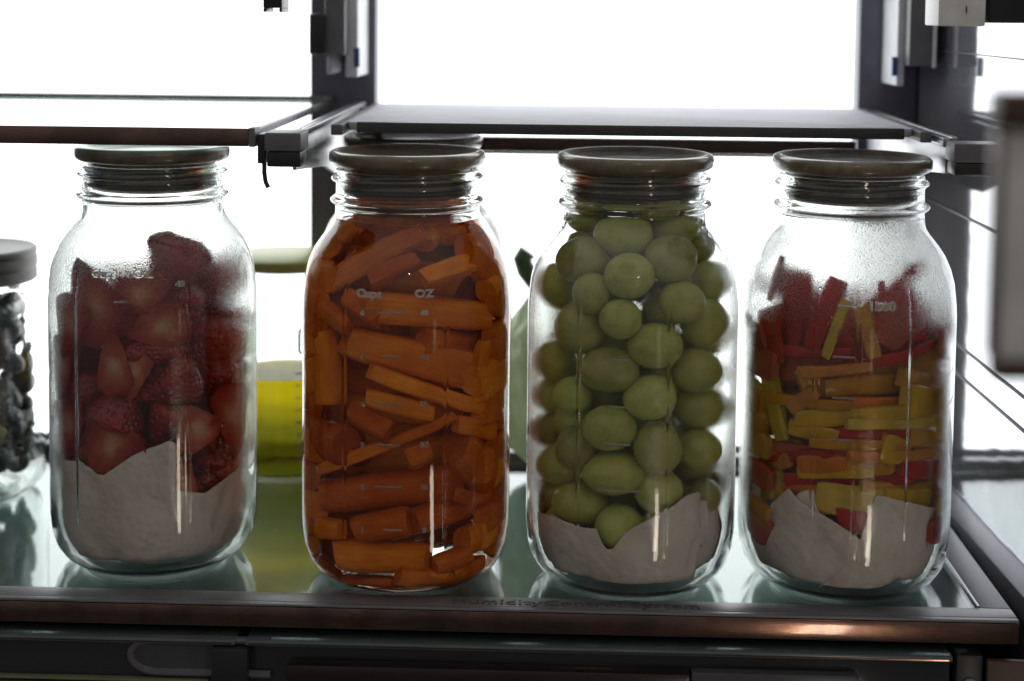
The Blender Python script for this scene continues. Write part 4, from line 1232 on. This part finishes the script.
for k in range(84):
    lf = MB(); a = rnd.uniform(-2.0, 1.0); zz = rnd.uniform(.012, .128); rr_ = (.0405 if zz < .1 else .035) - rnd.uniform(.0, .012); rr_ = min(rr_, .027 + zz * .45)
    u = Vector((-math.sin(a), math.cos(a), 0)); w_ = Vector((0, 0, 1)); n_ = Vector((math.cos(a), math.sin(a), 0)); t0 = rnd.uniform(0, PI)
    L1, L2 = rnd.uniform(.009, .017), rnd.uniform(.004, .009); P = []; F = []
    for q_ in range(9):
        v_ = q_ / 8 * 2 - 1; wd = L2 * math.sqrt(max(.02, 1 - v_ * v_)) * (1 + .25 * math.sin(9 * q_ + k))
        for e_ in (-1, 0, 1):
            x_ = v_ * L1 * math.cos(t0) - e_ * wd * math.sin(t0); y_ = v_ * L1 * math.sin(t0) + e_ * wd * math.cos(t0)
            p_ = n_ * (rr_ - x_ * x_ * 11 - .0012 * abs(e_) + .001 * math.sin(3 * q_)) + u * x_ + w_ * min(max(y_ + zz, .008), .134); P.append(p_)
    for q_ in range(8):
        for e_ in (0, 1): F.append((q_ * 3 + e_, q_ * 3 + e_ + 1, q_ * 3 + e_ + 4, q_ * 3 + e_ + 3))
    lf.add(P, F); fo = lf.build('leaf', LM[1 if k % 6 == 5 else 0], sharp=0); fo.location = (-.3715, .180, 0); fo.scale.z = .945
    so = fo.modifiers.new('thickness', 'SOLIDIFY'); so.thickness = .0006
    tag(fo, 'olive green leaf piece inside the blurred jar at the left edge' if k % 6 == 5 else 'dark leaf piece among the berries inside the blurred jar at the left edge', 'leaf', 'olive leaves in the left jar' if k % 6 == 5 else 'dark leaves in the left jar')

BJ.scale.z = .945
for o in list(COL.objects):
    if o.parent is None and o.name.split('.')[0] == 'blueberry': o.location.z *= .945; o.scale.z *= .945
# middle: clear canister of yellow liquid
cp = at(285, 400, .228)
CT = thing('canister', (cp.x, .228, 0), 'clear canister with olive lid and yellow liquid, between strawberry and carrot jars', 'canister')


CRAD = .033; zt_ = .1365
cm = MB(); cm.lathe([(0, .0015), (CRAD - .004, .0015), (CRAD, .005), (CRAD, zt_), (CRAD - .002, zt_), (CRAD - .002, .008), (CRAD - .005, .0055), (0, .0055)], 72)
cm.build('clear_body', M['clear'], CT, sharp=30)
cl = MB(); cl.lathe([(0, zt_ + .0003), (CRAD + .001, zt_ + .0003), (CRAD + .003, zt_ + .002), (CRAD + .003, zt_ + .0066), (CRAD + .0015, zt_ + .0078), (0, zt_ + .0078)], 64)
cl.build('lid', plain('olive_lid', (.34, .35, .10), .4), CT, sharp=40)
def on_side(da, z, r=CRAD + .0004): return (r * math.sin(da), -r * math.cos(da), z)
dl = math.asin(max(-1, min(1, (at(300, 340, .197).x - cp.x) / CRAD)))
hn = MB(); hn.tube([on_side(dl + a_ / CRAD, z_, CRAD + .0009) for a_, z_ in ((.008, .086), (.0, .086), (-.001, .087), (-.001, .100), (.0, .101), (.008, .101))], .0010, 6); hn.build('latch_loop', M['grey'], CT)
sc_ = MB()
for k in range(8):
    a_ = dl - .10; b_ = a_ + (.16 if k % 2 else .10); z_ = .018 + k * .0078
    sc_.add([on_side(a_, z_), on_side(b_, z_), on_side(b_, z_ + .0008), on_side(a_, z_ + .0008)], [(0, 1, 2, 3)])
sc_.build('scale_marks', M['ink'], CT)
lq = MB(); lq.lathe([(0, .0052), (CRAD - .0055, .0052), (CRAD - .0017, .0085), (CRAD - .0017, .0685), (0, .0685)], 72)
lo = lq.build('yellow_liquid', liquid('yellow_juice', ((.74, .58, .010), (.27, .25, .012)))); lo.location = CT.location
tag(lo, 'bright yellow liquid half filling the clear canister', 'liquid')

# pale green vegetable standing at the back, between the carrot and grape jars
vb = MB(); vp_ = []
for i in range(25):
    u = i / 24; vp_.append((.036 * math.sqrt(max(0, 1 - (2 * u - 1) ** 2)) * (1.06 - .30 * u) if 0 < i < 24 else 0, .003 + u * .122))
vb.lathe(vp_, 80)
vb.v = [(x * (1 + .045 * math.sin(9 * math.atan2(y, x) + z * 20)), y * (1 + .045 * math.sin(9 * math.atan2(y, x) + z * 20)), z) for x, y, z in vb.v]
vb.v = [tuple(Vector(v) + Vector((v[0], v[1], 0)) * (.22 * noise.noise(Vector(v) * 95) + .10 * noise.noise(Vector(v) * 240))) for v in vb.v]
vp0 = at(549, 400, .245)
vg = thing('green_vegetable', (vp0.x, .245, 0), 'pale green ridged vegetable with dark bent stem, behind the gap between carrot and grape jars', 'vegetable')
mm = Mat('pale_green_skin'); f = mm.noise(40, 4)
vc = mm.ramp(f, [(.3, (.44, .52, .34)), (.7, (.70, .76, .60))])
mm.pbsdf(Base_Color=vc, Roughness=.5, Normal=mm.bump(f, .4, .003))
mm.t.links.new(mm.n('MixShader', {0: .4, 1: mm.t.nodes['Principled BSDF'].outputs[0], 2: mm.n('BsdfTranslucent', {'Color': vc}).outputs[0]}).outputs[0], mm.out.inputs['Surface'])
vb.build('body', mm.m, vg, sharp=0)
kn = MB(); kn.tube([(-.004, 0, .119), (-.010, -.002, .126), (-.016, -.003, .134), (-.0185, -.003, .141), (-.015, -.003, .146)], .0062, 12)
kn.build('stem', plain('dark_green_stem', (.06, .11, .05), .5, var=.4, scale=150), vg, sharp=0)

# ------------------------------------------------------------------ light
w = bpy.data.worlds.new('World'); SC.world = w; w.use_nodes = True
bg = w.node_tree.nodes['Background']; bg.inputs[0].default_value = (.97, .93, .89, 1)
nt = w.node_tree; tc = nt.nodes.new('ShaderNodeTexCoord'); sp = nt.nodes.new('ShaderNodeSeparateXYZ'); mr = nt.nodes.new('ShaderNodeMapRange')
nt.links.new(tc.outputs['Generated'], sp.inputs[0]); nt.links.new(sp.outputs['Z'], mr.inputs['Value'])      # a room lighter towards its ceiling
for k, v in (('From Min', -.35), ('From Max', .9), ('To Min', .05), ('To Max', .46)): mr.inputs[k].default_value = v
nt.links.new(mr.outputs[0], bg.inputs[1])


def area(name, loc, target, sx, sy, power, col):
    l = bpy.data.lights.new(name, 'AREA'); l.shape = 'RECTANGLE'; l.size = sx; l.size_y = sy; l.energy = power; l.color = col
    o = link(bpy.data.objects.new(name, l)); o.location = loc
    o.rotation_euler = (Vector(target) - Vector(loc)).to_track_quat('-Z', 'Y').to_euler(); return o


area('kitchen_window', (.30, -.52, .045), (.05, .05, .1), .035, .075, .007, (1, .80, .58))
area('copper_highlight_lamp', (.365, -.63, -.258), (.155, 0, -.008), .055, .20, .32, (1, .86, .68))  # low warm lamp added to put the highlight on the copper trim
l = bpy.data.lights.new('kitchen_lamp', 'POINT'); l.energy = 1.6; l.shadow_soft_size = .02; l.color = (1, .78, .5)
o = link(bpy.data.objects.new('kitchen_lamp', l)); o.location = (.12, -1.25, .95)

# ------------------------------------------------------------------ render settings
SC.render.engine = 'CYCLES'
cy = SC.cycles
cy.use_denoising = True; cy.max_bounces = 24; cy.transmission_bounces = 24; cy.glossy_bounces = 10; cy.diffuse_bounces = 4; cy.transparent_max_bounces = 12; cy.volume_bounces = 0
cy.caustics_reflective = True; cy.caustics_refractive = True; cy.blur_glossy = .3; cy.sample_clamp_indirect = 12
vs_ = SC.view_settings; vs_.view_transform = 'Standard'; vs_.look = 'None'; vs_.exposure = 0; vs_.gamma = 1
